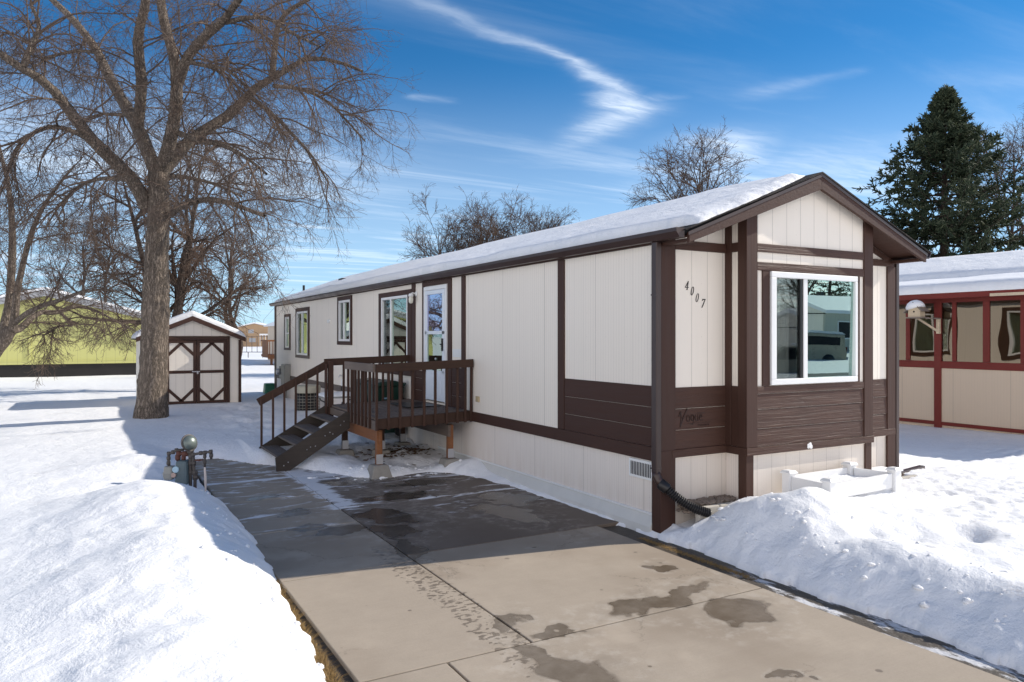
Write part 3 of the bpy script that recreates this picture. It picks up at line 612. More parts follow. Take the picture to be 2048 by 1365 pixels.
# tree at the left edge, its limb reaching over the green house
LD = 20.0
def c5(x, y, dd=0.0): return at_depth(x/6.2, 560+y/6.2, LD+dd)
LL = [resample([at_depth(-95, 790, LD), at_depth(-40, 735, LD), c5(0, 800), c5(90, 680), c5(150, 620)], [.24, .21, .19, .17, .13], 16),
      resample([c5(60, 690), c5(60, 560, .1), c5(110, 340, .2), c5(130, 100, .3), at_depth(25, 480, LD+.4), at_depth(18, 380, LD+.6), at_depth(-10, 260, LD+.8)], [.15, .125, .11, .10, .09, .06, .03], 16),
      resample([c5(150, 620), c5(180, 480, -.1), c5(200, 300, -.2), c5(225, 60, -.2), at_depth(62, 470, LD-.5), at_depth(95, 400, LD-.8), at_depth(150, 330, LD-1)], [.12, .10, .095, .08, .06, .045, .02], 16),
      resample([c5(130, 640), c5(260, 600, .4), c5(380, 480, .9), c5(520, 400, 1.4), c5(700, 410, 1.9), c5(860, 340, 2.3), c5(1050, 340, 2.7), c5(1250, 410, 3.0), c5(1450, 520, 3.3), c5(1700, 640, 3.6)], [.10, .095, .085, .075, .07, .06, .05, .04, .03, .015], 16),
      resample([c5(180, 540), c5(330, 420, -.5), c5(500, 330, -1.0), c5(640, 290, -1.4), c5(800, 230, -1.8), c5(1000, 160, -2.2), c5(1300, 120, -2.5), c5(1550, 180, -2.8)], [.08, .07, .06, .055, .045, .035, .025, .012], 16),
      resample([c5(760, 420, 2.0), c5(900, 560, 2.0), c5(740, 570, 1.6), c5(600, 660, 1.3), c5(520, 700, 1.1)], [.045, .035, .03, .02, .01], 16)]
P0 = np.array([p for p, r in LL]); R0 = np.array([r for p, r in LL]); rg = np.random.default_rng(5)
limbs = [bark_limb(p, r, 12, .04, 60+i) for i, (p, r) in enumerate(LL)]
a1, b1 = spawn(P0[1:], R0[1:], 12, (.6, 1.9), 7, (30, 75), .35, .022, .0065, .13, .15, .4, rg)
a2, b2 = spawn(a1, b1, 7, (.35, 1.0), 5, (25, 60), .25, .0085, .004, .15, .12, .5, rg)
a3, b3 = spawn(a2, b2, 6, (.15, .5), 4, (25, 60), .2, .006, .0035, .15, .12, .5, rg)
a4, b4 = spawn(a3, b3, 2, (.08, .2), 3, (25, 60), .1, .0045, .003, .15, .2, .5, rg)
finish_tree(tuple(at_depth(-95, 790, LD)), 'leaning bare tree at the left edge, long limb drooping over the green house', limbs,
            [tubes(a1, b1, 5), tubes(a2, b2, 3), tubes(a3, b3, 3), tubes(a4, b4, 3)], M['bark'], M['twig'])
# trees further back
p = at_depth(352, 700, 27); generic_tree(p[0], p[1], 0, 8.2, 'spreading dark bare tree behind the small shed', 21, 3, .5, .2, 10, 11, 8, 3, .22, thick=.85, droop=.75)
p = at_depth(190, 700, 62); generic_tree(p[0], p[1], -.3, 12, 'bare tree rising behind the green home', 22, 2, .4, .2, 12, 11, 7, 3, .25, thick=1.4, droop=.4)
p = at_depth(470, 700, 44); generic_tree(p[0], p[1], 0, 8.5, 'small bare tree behind the shed, nearest the white home', 23, 2, .6, .18, 8, 10, 7, 3, .2, thick=1.2, droop=.3)
p = at_depth(1412, 700, 38); generic_tree(p[0], p[1], 0, 12.6, 'round bare tree rising behind the roof ridge', 25, 1, .4, .18, 16, 9, 7, 4, .42, thick=1.25, droop=-.05)
for i, (X_, D_, h_, s_) in enumerate([(935, 40, 7.9, 31), (1020, 42, 8.4, 33), (1105, 44, 7.9, 35)]):
    p = at_depth(X_, 700, D_)
    generic_tree(p[0], p[1], 0, h_, ['leftmost of three bushy bare trees behind the snowy roof', 'middle of three bushy bare trees behind the snowy roof', 'rightmost of three bushy bare trees behind the snowy roof'][i], s_, 7, .44, .08, 8, 8, 6, 3, .3, thick=1.0, droop=-.3)
p = at_depth(2005, 700, 40); generic_tree(p[0], p[1], 0, 13.4, 'pale bare tree behind the right side of the spruce', 41, 2, .5, .18, 10, 9, 7, 4, .35, thick=1.2, droop=-.1)

# spruce
def spruce(x, y, z, h, rad, label, seed, nb=260, dens=1.0):
    rg = np.random.default_rng(seed); zz = h*(1-rg.uniform(0, 1, nb)**.78)*.93+.03*h; zz[:34] = h*rg.uniform(.76, .975, 34); zz = np.sort(zz); az = (np.arange(nb)*2.39996+rg.normal(size=nb)*.35)
    f = 1-zz/h; L = rad/5.0*np.interp((h-zz)/h*12.75, [0, .8, 1.6, 2.8, 4.2, 6, 12], [.03, .24, .62, 1.55, 2.7, 3.7, 5.0])*rg.uniform(.68, 1.12, nb)*(1+.12*np.sin(az*2+zz*.8))+.10; K = 9; P = np.empty((nb, K, 3)); s = np.linspace(0, 1, K)
    drop = (-.05-.30*f)[:, None]*L[:, None]*s[None]+ (.16+.40*f)[:, None]*L[:, None]*s[None]**2.6 + (.45*(1-f)**3)[:, None]*L[:, None]*s[None]
    P[..., 0] = x+np.cos(az)[:, None]*L[:, None]*s; P[..., 1] = y+np.sin(az)[:, None]*L[:, None]*s; P[..., 2] = z+zz[:, None]+drop
    R = .035*(1-s*.8)[None]*np.ones((nb, 1))
    t = empty('spruce_tree', (x, y, z), label, 'tree')
    top, rt = resample([(x, y, z-.3), (x, y, z+h*.5), (x+.05, y, z+h*.9), (x, y, z+h)], [.26, .15, .04, .015], 20)
    v, fc = join([tubes(top[None], rt[None], 10), tubes(P, R, 4)]); link('trunk', np_mesh('trunk', v, fc), M['bark2'], t, True)
    a2, b2 = spawn(P, R, int(15*dens), (.35, 1.15), 5, (35, 62), .10, .014, .006, .07, .14, .6, rg, 1.0, .35, np.clip(L/2.6, .35, 1.15))
    a3, b3 = spawn(a2, b2, int(13*dens), (.12, .32), 3, (28, 58), .02, .006, .004, .08, .05, .8, rg, 1.0, .7)
    a3m, b3m = spawn(P, R, int(16*dens), (.12, .32), 3, (30, 65), -.1, .006, .004, .08, .2, .8, rg)
    at, bt = spawn(top[None, 12:], rt[None, 12:], 46, (.06, .20), 3, (25, 50), -.5, .01, .006, .05, .0, .5, rg)
    A = np.concatenate([a3, a3m, at]); n = len(A); wd = rg.uniform(.017, .034, n); Rn = wd[:, None]*np.array([.55, 1.0, .25])[None]
    tw = join([tubes(a2, np.maximum(b2, .022)*np.array([.8, 1.1, 1.1, 1, .4])[None], 4), tubes(A, Rn, 4)])
    link('crown', np_mesh('crown', *tw), M['needle'], t, False)
    k = rg.choice(n, n//4, replace=False); tp = A[k]; tip = np.stack([tp[:, 1], tp[:, 2], tp[:, 2]+(tp[:, 2]-tp[:, 1])*.5], 1)
    v, fc = tubes(tip, wd[k][:, None]*np.array([.9, .7, .2])[None], 3); link('shoots', np_mesh('shoots', v, fc), M['needle_tip'], t, False)
p = at_depth(1888, 700, 32); spruce(p[0], p[1], 0, 12.75, 5.0, 'tall dark green spruce behind the red trimmed porch', 3)

# ================================================================= THE WHITE AND BROWN HOME
W_ = 4.12; XM = 2.06; LEN = 19.6; ZE = 3.03; SL = 0.385
home = empty('mobile_home', (XM, 0, 0), 'long single storey mobile home, white siding with dark brown trim and snowy roof', 'mobile home')
def zu(x): return ZE+SL*min(x, W_-x)                      # underside of the roof
wins = [(17.52, 18.08, 1.60, 2.58), (15.22, 16.54, 1.41, 2.70), (11.18, 12.12, 1.84, 2.85), (7.44, 8.96, 1.30, 2.78)]
holes = [(a, b, c, d) for a, b, c, d in wins]+[(5.60, 6.56, .77, 2.86)]
MB().wall('x', 0, .1, .1, LEN, .6, 3.05, holes).build('left_wall', M['sid_y'], home)
rw = [(2.0, 3.5, 1.45, 2.72), (4.7, 5.9, 1.45, 2.72), (7.6, 8.8, 1.45, 2.72), (11, 12.3, 1.45, 2.72)]
MB().wall('x', W_-.1, W_, .1, LEN, .6, 3.05, rw).build('right_wall', M['sid_y'], home)
MB().wall('y', 0, .1, 0, .98, .6, 3.03).prism([(0, 3.03), (.98, 3.03), (.98, zu(.98))], 'y', 0, .1).build('front_wall', M['sid_x'], home)
MB().wall('y', 0, .1, 3.18, W_, .6, 3.03).prism([(W_, 3.03), (3.18, zu(3.18)), (3.18, 3.03)], 'y', 0, .1).build('front_wall', M['sid_x'], home)
MB().wall('y', LEN, LEN+.1, 0, W_, .6, 3.03).prism([(0, 3.03), (W_, 3.03), (XM, zu(XM))], 'y', LEN, LEN+.1).build('rear_wall', M['sid_x'], home)
MB().wall('y', -.31, -.22, .98, 3.18, .6, 3.1, [(1.38, 2.86, 1.42, 2.68)]).prism([(.98, 3.1), (3.18, 3.1), (3.18, zu(3.18)), (XM, zu(XM)), (.98, zu(.98))], 'y', -.31, -.22).build('bay_wall', M['sid_x'], home)
for xa, xb in ((.98, 1.07), (3.09, 3.18)): MB().box(xa, xb, -.22, 0, .6, zu(1.0)).build('bay_side', M['sid_y'], home)
MB().box(.1, W_-.1, .1, LEN, .5, .62).box(1.07, 3.09, -.22, .1, .5, .62).build('floor', M['dark'], home)
MB().box(.1, W_-.1, 3.9, 4.0, .62, 3.0).box(1.9, 2.0, 4.0, LEN-.05, .62, 3.0).build('inner_wall', M['room'], home)
# skirting
MB().box(.012, .06, .1, LEN, -.32, .598).build('side_skirting', M['skirt'], home)
MB().box(W_-.06, W_-.012, .1, LEN, -.32, .598).box(.1, W_-.1, LEN+.01, LEN+.05, -.32, .598).build('far_skirting', M['skirt'], home)
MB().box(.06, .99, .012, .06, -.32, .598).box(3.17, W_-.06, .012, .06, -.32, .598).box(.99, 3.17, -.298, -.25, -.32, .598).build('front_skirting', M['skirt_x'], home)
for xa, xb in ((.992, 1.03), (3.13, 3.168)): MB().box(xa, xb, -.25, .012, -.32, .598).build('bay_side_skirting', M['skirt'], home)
MB().prism([(.012, -.02), (-.045, -.16), (-.05, -.26), (.012, -.26)], 'y', .12, 6.0).build('base_flashing', m_simple('white_flashing', (.66, .65, .62), .5, 0, .12, 4, .1), home, .004)
MB().box(-.014, .010, .12, 6.0, -.035, -.012).build('flashing_lip', M['vinyl'], home, .003)
# trim on the long side
T = .022
def tz(name, *bx, mat='brown_z', bevel=.004): 
    mb = MB(); [mb.box(*b) for b in bx]; return mb.build(name, M[mat], home, bevel)
for y0, y1, z0, z1 in [(1.89, 2.04, .73, 2.965), (4.87, 5.01, .73, 2.965), (5.41, 5.56, .73, 2.965), (6.60, 6.71, .73, 2.965), (7.07, 7.245, .73, 2.965)]:
    tz('trim_board', (-T, 0, y0, y1, z0, z1))
tz('door_header', (-T+.002, 0, 5.562, 6.598, 2.885, 2.965), mat='brown_y')
tz('corner_board', (-.024, 0, .0, .125, -.2, 2.968), (-.024, .19, -.024, .0, -.2, 3.03)); tz('corner_board', (-.02, .0, 19.48, LEN+.1, .0, 3.0), (-.02, .12, LEN+.1, LEN+.12, 0, 3.0))
tz('corner_board', (3.965, W_+.022, -.024, 0, .0, 2.90), (W_, W_+.022, 0, .12, 0, 3.0))
tz('eave_board', (-.03, 0, -.0, LEN, 2.968, 3.03), mat='brown_y')
tz('belt_board', (-.026, 0, .126, 4.66, .572, .728), mat='brown_y'); tz('belt_board', (-.02, .012, 4.66, LEN-.13, .572, .728), mat='rearbrown')
for a, b in [(.126, 1.888), (5.012, 5.408), (6.712, 7.068)]:
    top = 1.403 if a < 1 else (1.42 if a < 6 else 1.31)
    mb = MB()
    for z0, z1 in ((.730, .936), (.940, 1.165), (1.169, top)): mb.box(-.013, 0, a, b, z0, z1)
    mb.build('brown_panel', M['brown_y'], home, .003)
MB().box(-.008, 0, 5.03, 5.38, 1.60, 1.74).build('patch_panel', M['vinyl'], home, .003)
# trim on the front
F0, F1 = -.022, 0
def lap(name, x0, x1, y, cuts):
    mb = MB()
    for z0, z1 in zip(cuts[:-1], cuts[1:]): mb.prism([(y-.016, z0+.002), (y-.010, z1-.004), (y, z1-.004), (y, z0+.002)], 'x', x0, x1)
    return mb.build(name, M['brown_x'], home, .002)
tz('front_trim', (.194, .978, F0, F1, 2.918, 3.022), mat='brown_x'); tz('front_trim', (3.18, W_, F0, F1, 2.902, 2.992), mat='brown_x')
lap('lap_siding', .192, .978, 0, (.70, .915, 1.15, 1.39)); lap('lap_siding', 3.185, 3.963, 0, (.70, .91, 1.14, 1.382))
tz('belt_board', (.14, .958, -.030, F1, .612, .70), mat='brown_x'); tz('belt_board', (3.20, W_+.024, -.026, F1, .612, .70), mat='brown_x')
tz('skirt_board', (-.026, .13, -.030, .012, -.2, .70)); tz('skirt_board', (4.03, W_+.02, -.02, .012, -.05, .612))
B = -.31; bt = -.332
def btop(x): return zu(x)-.01
for x0, x1 in ((.958, 1.13), (3.03, 3.202)):
    MB().prism([(x0, .70), (x1, .70), (x1, zu(x1)), (x0, zu(x0))], 'y', bt-.003, B).build('bay_corner_board', M['brown_z'], home, .004)
for y0, y1 in ((-.308, -.20), (-.095, -.002)):
    tz('bay_return_trim', (.958, .98, y0, y1, .70, zu(.96))); tz('bay_return_trim', (3.18, 3.202, y0, y1, .70, zu(.96)))
tz('bay_return_trim', (.960, .98, -.198, -.097, 2.918, 3.022), mat='brown_y'); tz('bay_return_panel', (.966, .98, -.198, -.097, .70, 1.388), mat='brown_y')
tz('bay_rail', (1.132, 3.028, bt, B, 2.915, 3.010), mat='brown_x'); tz('bay_rail', (1.132, 3.028, bt, B, 2.705, 2.80), mat='brown_x'); tz('bay_rail', (1.132, 3.028, bt, B, 1.302, 1.386), mat='brown_x')
tz('window_trim', (1.22, 1.336, bt+.004, B, 1.388, 2.703)); tz('window_trim', (2.884, 2.95, bt+.004, B, 1.388, 2.703))
lap('bay_lap_siding', 1.132, 3.028, B, (.70, .905, 1.125, 1.30))
tz('belt_board', (.952, 3.208, -.345, B, .612, .698), mat='brown_x'); tz('belt_board', (.952, .98, B, 0, .612, .698), mat='brown_y'); tz('belt_board', (3.18, 3.208, B, 0, .612, .698), mat='brown_y')
tz('skirt_board', (.966, 1.08, -.322, -.298, -.1, .612), (.966, .992, -.298, -.20, -.1, .612)); tz('skirt_board', (3.07, 3.19, -.322, -.298, -.1, .612))
mb = MB()
for k in range(9):
    a = k*.7; r = .028*(1+.35*math.sin(k*5.1)); mb.lathe([(.010+.006*(k % 3), 0), (.009, .005)], (2.0+r*math.cos(a), -.345, .655+r*math.sin(a)), (0, -1, 0), 7)
mb.lathe([(.026, 0), (.02, .006)], (2.0, -.345, .655), (0, -1, 0), 9).build('bare_patch', M['vinyl'], home)
# roof
zt0, apex = ZE, ZE+SL*XM
MB().prism([(-.055, ZE-.021), (XM, apex), (W_+.055, ZE-.021), (W_+.055, ZE+.029), (XM, apex+.05), (-.055, ZE+.029)], 'y', -.40, LEN+.30).build('roof_deck', M['dark'], home)
MB().prism([(-.075, ZE+.024), (XM, apex+.051), (W_+.075, ZE+.024), (W_+.075, ZE+.036), (XM, apex+.070), (-.075, ZE+.036)], 'y', -.475, LEN+.32).build('shingles', M['shingle'], home)
rb = MB()
for s, e in (((-.012, 0), (XM, 0)), ((W_+.012, 0), (XM, 0))):
    x0, x1 = s[0], e[0]; rb.prism([(x0, ZE-.098), (x1, apex-.135), (x1, apex+.046), (x0, ZE+.046-.036)], 'y', -.46, -.42)
rb.build('rake_board', M['brown_y'], home, .004)
MB().prism([(-.03, ZE+.012), (XM, apex+.0468), (XM, apex+.01), (-.03, ZE-.025)], 'y', -.468, -.461).prism([(W_+.03, ZE+.012), (XM, apex+.0468), (XM, apex+.01), (W_+.03, ZE-.025)], 'y', -.4681, -.461).build('drip_edge', M['gutter'], home)
MB().prism([(-.03, ZE-.045), (XM, apex-.025), (W_+.03, ZE-.045), (W_+.03, ZE-.022), (XM, apex-.003), (-.03, ZE-.022)], 'y', -.418, -.002).build('soffit', M['brown_y'], home)
tz('eave_return', (-.012, .10, -.418, -.03, ZE-.085, ZE-.048), mat='brown_y'); tz('eave_return', (W_-.1, W_+.012, -.418, -.03, ZE-.085, ZE-.048), mat='brown_y')
rake2 = MB()
for x0, x1 in ((3.21, W_-.02),): rake2.prism([(x0, zu(x0)-.14), (x1, zu(x1)-.12), (x1, zu(x1)-.047), (x0, zu(x0)-.047)], 'y', -.02, -.002)
rake2.build('gable_trim', M['brown_x'], home)
gp = [(-.058, 2.985), (-.125, 2.985), (-.150, 3.02), (-.168, 3.045), (-.168, 3.085), (-.158, 3.085), (-.158, 3.05), (-.120, 3.0), (-.066, 3.0), (-.066, 3.085), (-.058, 3.085)]
g = MB().prism(gp, 'y', -.43, LEN+.25).build('gutter', M['gutter'], home)
MB().prism([(-.058, 2.985), (-.125, 2.985), (-.168, 3.045), (-.168, 3.085), (-.058, 3.085)], 'y', -.437, -.430).build('gutter_end_cap', M['gutter'], g)
MB().prism([(W_-x, z) for x, z in gp], 'y', -.43, LEN+.25).build('gutter', M['gutter'], home)
# front left downspout, elbow and corrugated extension
d = MB().box(-.100, -.028, -.045, .045, .46, 2.985).build('downspout', M['gutter'], home, .010)
MB().tube([(-.064, 0, .48), (-.064, -.004, .43), (-.055, -.03, .385), (-.03, -.07, .34)], [.047, .048, .05, .052], 14).build('elbow', M['gutter'], d, 0, True)
rp, rr = resample([(-.045, -.045, .355), (-.01, -.10, .31), (.10, -.17, .20), (.24, -.25, .10), (.42, -.31, .03)], [.05]*5, 150)
rr = np.where(np.arange(150) < 22, .062, .043+.010*np.sin(np.arange(150)*1.05))
MB().tube([tuple(q_) for q_ in rp], list(rr), 16).build('corrugated_pipe', M['black'], d, 0, True)
for za in (.505, 2.4): MB().box(-.102, -.026, -.047, .047, za, za+.015).build('strap', M['gutter'], d)
d = MB().box(W_+.03, W_+.095, -.03, .05, .14, 2.985).build('downspout', M['gutter'], home, .008)
MB().bar((W_+.06, .01, .13), (W_+.13, -.0, .07), .08, .06).bar((W_+.13, -.0, .065), (4.95, .10, .075), .085, .06).build('drain_extension', M['gutter'], d, .006)
# vents, outlets, lamp
v = MB().box(-.012, .012, .13, .54, .345, .555).build('crawlspace_vent', M['vinyl'], home, .004)
mb = MB()
for k in range(13): mb.box(-.017, -.012, .155+k*.028, .167+k*.028, .375, .525)
mb.build('slats', M['dark'], v)
MB().box(-.03, 0, 12.95, 13.17, 2.32, 2.40).build('wall_vent', M['vinyl'], home, .004); MB().box(-.03, 0, 4.36, 4.46, .90, .99).build('outlet_cover', m_simple('tan_plastic', (.45, .36, .22), .5), home, .006)
l = MB().lathe([(.055, 0), (.055, .012), (.03, .03)], (-.002, 7.02, 2.77), (-1, 0, 0), 16).build('porch_light', M['vinyl'], home, 0, True)
MB().tube([(-.02, 7.02, 2.77), (-.09, 7.02, 2.79), (-.12, 7.02, 2.77)], .014, 8).lathe([(.045, 0), (.05, .03), (.035, .06)], (-.12, 7.02, 2.715), (0, 0, 1), 14).build('lamp_arm', M['vinyl'], l, 0, True)
MB().lathe([(.02, -.13), (.04, -.11), (.045, -.05), (.04, 0)], (-.12, 7.02, 2.715), (0, 0, 1), 14).build('lamp_glass', M['brass'], l, 0, True)
b = MB().tube([(0, 11.9, .98), (-.07, 11.9, .98), (-.09, 11.9, .94)], .012, 8).lathe([(.03, 0), (.03, .01)], (-.05, 11.9, 1.0), (0, 0, 1), 10).build('faucet', M['steel'], home); MB().box(-.02, 0, 11.86, 11.94, .45, .9).build('pipe_cover', M['vinyl'], b)
MB().tube([(.7, 18.6, 3.3), (.7, 18.6, 3.66)], .04, 10).build('vent_pipe', M['black'], home); MB().box(1.1, 1.4, 15.7, 16.0, 3.45, 3.72).build('roof_vent', M['black'], home, .02)

def casement(par, axis, plane, u0, u1, z0, z1, mull=None, hbar=None, out=-1, glass=('glass_screen', 'glass'), fw=.055, mat='vinyl', back=None):
    """window set in a wall; axis = normal axis of the wall, out = sign of the outward normal"""
    def bx(mb, a, b, c, d, p0, p1):
        p0 = plane+out*p0; p1 = plane+out*p1
        return mb.box(p0, p1, a, b, c, d) if axis == 'x' else mb.box(a, b, p0, p1, c, d)
    wnd = MB()
    for a, b, c, d in ((u0, u1, z0, z0+fw), (u0, u1, z1-fw, z1), (u0, u0+fw, z0+fw, z1-fw), (u1-fw, u1, z0+fw, z1-fw)): bx(wnd, a, b, c, d, -.04, .030)
    f = wnd.build('window', M[mat], par, .005)
    gi = .02; ms = []
    if mull: bx(mb := MB(), mull-.03, mull+.03, z0+fw, z1-fw, -.035, .018); mb.build('mullion', M[mat], f, .004); ms = [(u0+fw, mull-.03), (mull+.03, u1-fw)]
    else: ms = [(u0+fw, u1-fw)]
    if hbar: bx(mb := MB(), u0+fw, u1-fw, hbar-.025, hbar+.025, -.035, .018); mb.build('meeting_rail', M[mat], f, .004)
    for i, (a, b) in enumerate(ms):
        bx(mb := MB(), a, b, z0+fw, z1-fw, -.022, -.016); mb.build('pane', M[glass[i % len(glass)]], f)
    if back:
        bm_, bd = back; pts = []; n = int((u1-u0)/.02)
        V, Fa = [], []
        for i in range(n+1):
            u = u0+(u1-u0)*i/n; off = plane-out*(bd+.018*math.sin(u*55)+.012*math.sin(u*23+1)); V += [((off, u, z0-.05) if axis == 'x' else (u, off, z0-.05)), ((off, u, z1+.05) if axis == 'x' else (u, off, z1+.05))]
        for i in range(n): Fa.append((2*i, 2*i+1, 2*i+3, 2*i+2))
        me = bpy.data.meshes.new('curtain'); me.from_pydata(V, [], Fa); link('curtain', me, M[bm_], f, True)
    return f
def left_trim(y0, y1, z0, z1, iy0, iy1, iz0, iz1):
    mb = MB(); mb.box(-.03, 0, y0, y1, iz1, z1); mb.box(-.03, 0, y0, iy0, iz0, iz1); mb.box(-.03, 0, iy1, y1, iz0, iz1)
    mb.build('window_trim', M['brown_z'], home, .004); MB().box(-.034, 0, y0, y1, z0, iz0).build('window_sill', M['rearbrown'] if y0 > 13 else M['brown_y'], home, .004)
left_trim(17.41, 18.22, 1.53, 2.67, *wins[0]); casement(home, 'x', 0, *wins[0], hbar=2.06, glass=('glass',), back=('curtain_dim', .15))
left_trim(15.07, 16.67, 1.32, 2.81, *wins[1]); casement(home, 'x', 0, *wins[1], mull=15.95, glass=('glass', 'glass_screen'), back=('dark', .2))
left_trim(11.06, 12.25, 1.75, 2.95, *wins[2]); casement(home, 'x', 0, *wins[2], mull=11.74, glass=('glass', 'glass_screen'), back=('dark', .2))
left_trim(7.25, 9.13, 1.18, 2.88, *wins[3]); casement(home, 'x', 0, *wins[3], mull=8.42, glass=('glass', 'glass_screen'), back=('dark', .25))
for h in rw:
    mb = MB(); a, b, c, d_ = h; mb.box(W_, W_+.03, a-.14, b+.14, d_, d_+.12).box(W_, W_+.03, a-.14, a, c, d_).box(W_, W_+.03, b, b+.14, c, d_).box(W_, W_+.03, a-.14, b+.14, c-.12, c); mb.build('window_trim', M['brown_z'], home, .004)
    casement(home, 'x', W_, *h, mull=(a+b)/2, out=1, back=('curtain', .1))
MB().box(W_, W_+.03, .12, LEN, .572, .728).build('belt_board', M['brown_y'], home)
# bay window: wide white frame, dark screened half and teal reflecting half
wf = MB()
for a, b, c, d_ in ((1.34, 2.88, 1.395, 1.462), (1.34, 2.88, 2.632, 2.70), (1.34, 1.425, 1.462, 2.632), (2.832, 2.88, 1.462, 2.632)): wf.box(a, b, -.352, -.26, c, d_)
wf = wf.build('bay_window', M['vinyl'], home, .008)
MB().box(1.90, 1.968, -.338, -.26, 1.462, 2.632).build('mullion', M['vinyl'], wf, .006); MB().box(1.855, 1.90, -.325, -.27, 1.462, 2.632).build('sash_edge', M['black'], wf)
MB().box(1.425, 1.855, -.306, -.300, 1.462, 2.632).build('screened_pane', M['glass_screen'], wf); MB().prism([(-.300, 1.462), (-.294, 1.462), (-.314, 2.632), (-.320, 2.632)], 'x', 1.968, 2.832).build('pane', M['glass_strong'], wf)
def drape(name, x0, x1, y, mat, fr=42, am=.02):
    V, Fa = [], []; n = int((x1-x0)/.012)
    for i in range(n+1):
        x = x0+(x1-x0)*i/n; yy = y+am*math.sin(x*fr)+am*.6*math.sin(x*fr*.43+1); V += [(x, yy, 1.40), (x, yy, 2.70)]
    for i in range(n): Fa.append((2*i, 2*i+1, 2*i+3, 2*i+2))
    me = bpy.data.meshes.new(name); me.from_pydata(V, [], Fa); link(name, me, M[mat], wf, True)
drape('curtain', 1.36, 1.83, -.17, 'curtain_dim', 60); drape('curtain', 1.98, 2.88, -.18, 'curtain', 36)
# storm door
dr = MB(); [dr.box(-.04, .05, *b) for b in ((5.57, 6.595, 2.80, 2.872), (5.57, 5.65, .775, 2.80), (6.515, 6.595, .775, 2.80))]
dr = dr.build('door_frame', M['vinyl'], home, .006)
d2 = MB(); [d2.box(-.045, -.005, *b) for b in ((5.655, 6.51, 2.72, 2.795), (5.655, 6.51, 1.995, 2.055), (5.655, 5.745, 1.30, 2.72), (6.435, 6.51, 1.30, 2.72), (5.655, 6.51, .80, 1.34))]
d2 = d2.build('storm_door', M['door'], home, .006)
MB().box(-.050, -.044, 5.80, 6.37, .90, 1.25).build('door_panel', M['door'], d2, .008)
MB().box(-.022, -.016, 5.745, 6.435, 2.055, 2.72).build('upper_pane', M['glass_blue'], d2); MB().box(-.022, -.016, 5.745, 6.435, 1.34, 1.995).build('lower_pane', M['glass'], d2)
MB().box(-.075, -.045, 5.685, 5.72, 1.70, 1.92).box(-.09, -.07, 5.68, 5.74, 1.80, 1.83).build('door_handle', M['black'], d2, .005)
inn = MB().box(.06, .095, 5.60, 6.56, .77, 2.86).build('inner_door', m_simple('grey_inner_door', (.30, .29, .29), .5), home)
MB().box(.045, .06, 5.72, 6.03, 1.0, 2.0).box(.045, .06, 6.13, 6.44, 1.0, 2.0).build('door_panel', m_simple('grey_inner_door_panel', (.36, .35, .35), .5), inn, .01)
MB().lathe([(.02, 0), (.035, .03), (.02, .06)], (.03, 6.08, 1.55), (-1, 0, 0), 12).build('door_knob', M['steel'], inn, 0, True)
# house numbers (4 0 0 7 stepping down) and the pressed script on the brown panel
def outline(ptsd, sh=.0): return ptsd
def digit(ch, x, z, h):
    mb = MB(); s = h; sk = lambda u, v: (x+(u+.22*v)*s, z+v*s); y0, y1 = -.030, -.012 if False else -.004
    def poly(p): mb.prism([sk(u, v) for u, v in p], 'y', -.008, -.001)
    if ch == '0':
        n = 28; 
        for k in range(n):
            a, b = 2*math.pi*k/n, 2*math.pi*(k+1)/n
            o = lambda t: (.20+.20*math.cos(t), .5+.50*math.sin(t)); i = lambda t: (.20+.135*math.cos(t), .5+.47*math.sin(t))
            poly([o(a), o(b), i(b), i(a)])
    if ch == '4':
        poly([(.28, 0), (.35, 0), (.35, 1.0), (.30, 1.0), (.28, .95)]); poly([(-.02, .24), (.50, .24), (.50, .31), (-.02, .31)]); poly([(-.02, .30), (.05, .30), (.33, .97), (.28, 1.0)]); poly([(.20, -.005), (.44, -.005), (.44, .035), (.20, .035)])
    if ch == '7':
        poly([(-.02, 1.0), (.44, 1.0), (.44, .93), (-.02, .89)]); poly([(.37, .93), (.44, .95), (.15, 0), (.06, 0)]); poly([(-.03, .80), (.02, .80), (.03, 1.0), (-.02, 1.0)])
    return mb
for ch, x, z in (('4', .345, 2.475), ('0', .425, 2.415), ('0', .500, 2.342), ('7', .590, 2.280)):
    digit(ch, x, z, .098).build('house_number', M['black'], home)
def stroke(pts, w, y=-.0165, d=.004):
    mb = MB(); P = [Vector((p_[0], y, p_[1])) for p_ in pts]
    for a, b in zip(P[:-1], P[1:]):
        dd = (b-a).normalized(); mb.bar(a-dd*w*.3, b+dd*w*.3, d*2, w, (-dd.z, 0, dd.x))
    return mb
S = MB(); X0, Z0 = .27, .985
def addst(pts, w):
    q_ = stroke([(X0+a*.42, Z0+b*.18-.03) for a, b in pts], w); S.add(q_.v, q_.f)
addst([(-.05, .62), (.0, .9), (.03, .55), (-.02, -.05), (.04, .2), (.12, .62), (.24, 1.05)], .009)
def ell(cx, cz, rx, rz, n=12, a0=0, a1=6.283): return [(cx+rx*math.cos(a0+(a1-a0)*k/n), cz+rz*math.sin(a0+(a1-a0)*k/n)) for k in range(n+1)]
addst(ell(.27, .45, .055, .20), .007); addst(ell(.42, .47, .05, .18), .007); addst([(.47, .65), (.46, .2), (.42, .05), (.36, .1)], .007)
addst([(.53, .66), (.52, .32), (.57, .26), (.61, .34), (.62, .66)], .007); addst([(.61, .5), (.62, .26)], .007)
addst([(.68, .47), (.77, .5), (.75, .64), (.70, .62), (.67, .4), (.72, .26), (.80, .32)], .007); addst([(.30, .12), (1.05, .14)], .004)
addst([(.62, .74), (.86, .74)], .006); 
for k in range(6): addst([(.62+k*.07, .04), (.62+k*.07+.02*(k % 2), -.06), (.66+k*.07, -.06), (.66+k*.07, .03)], .003)
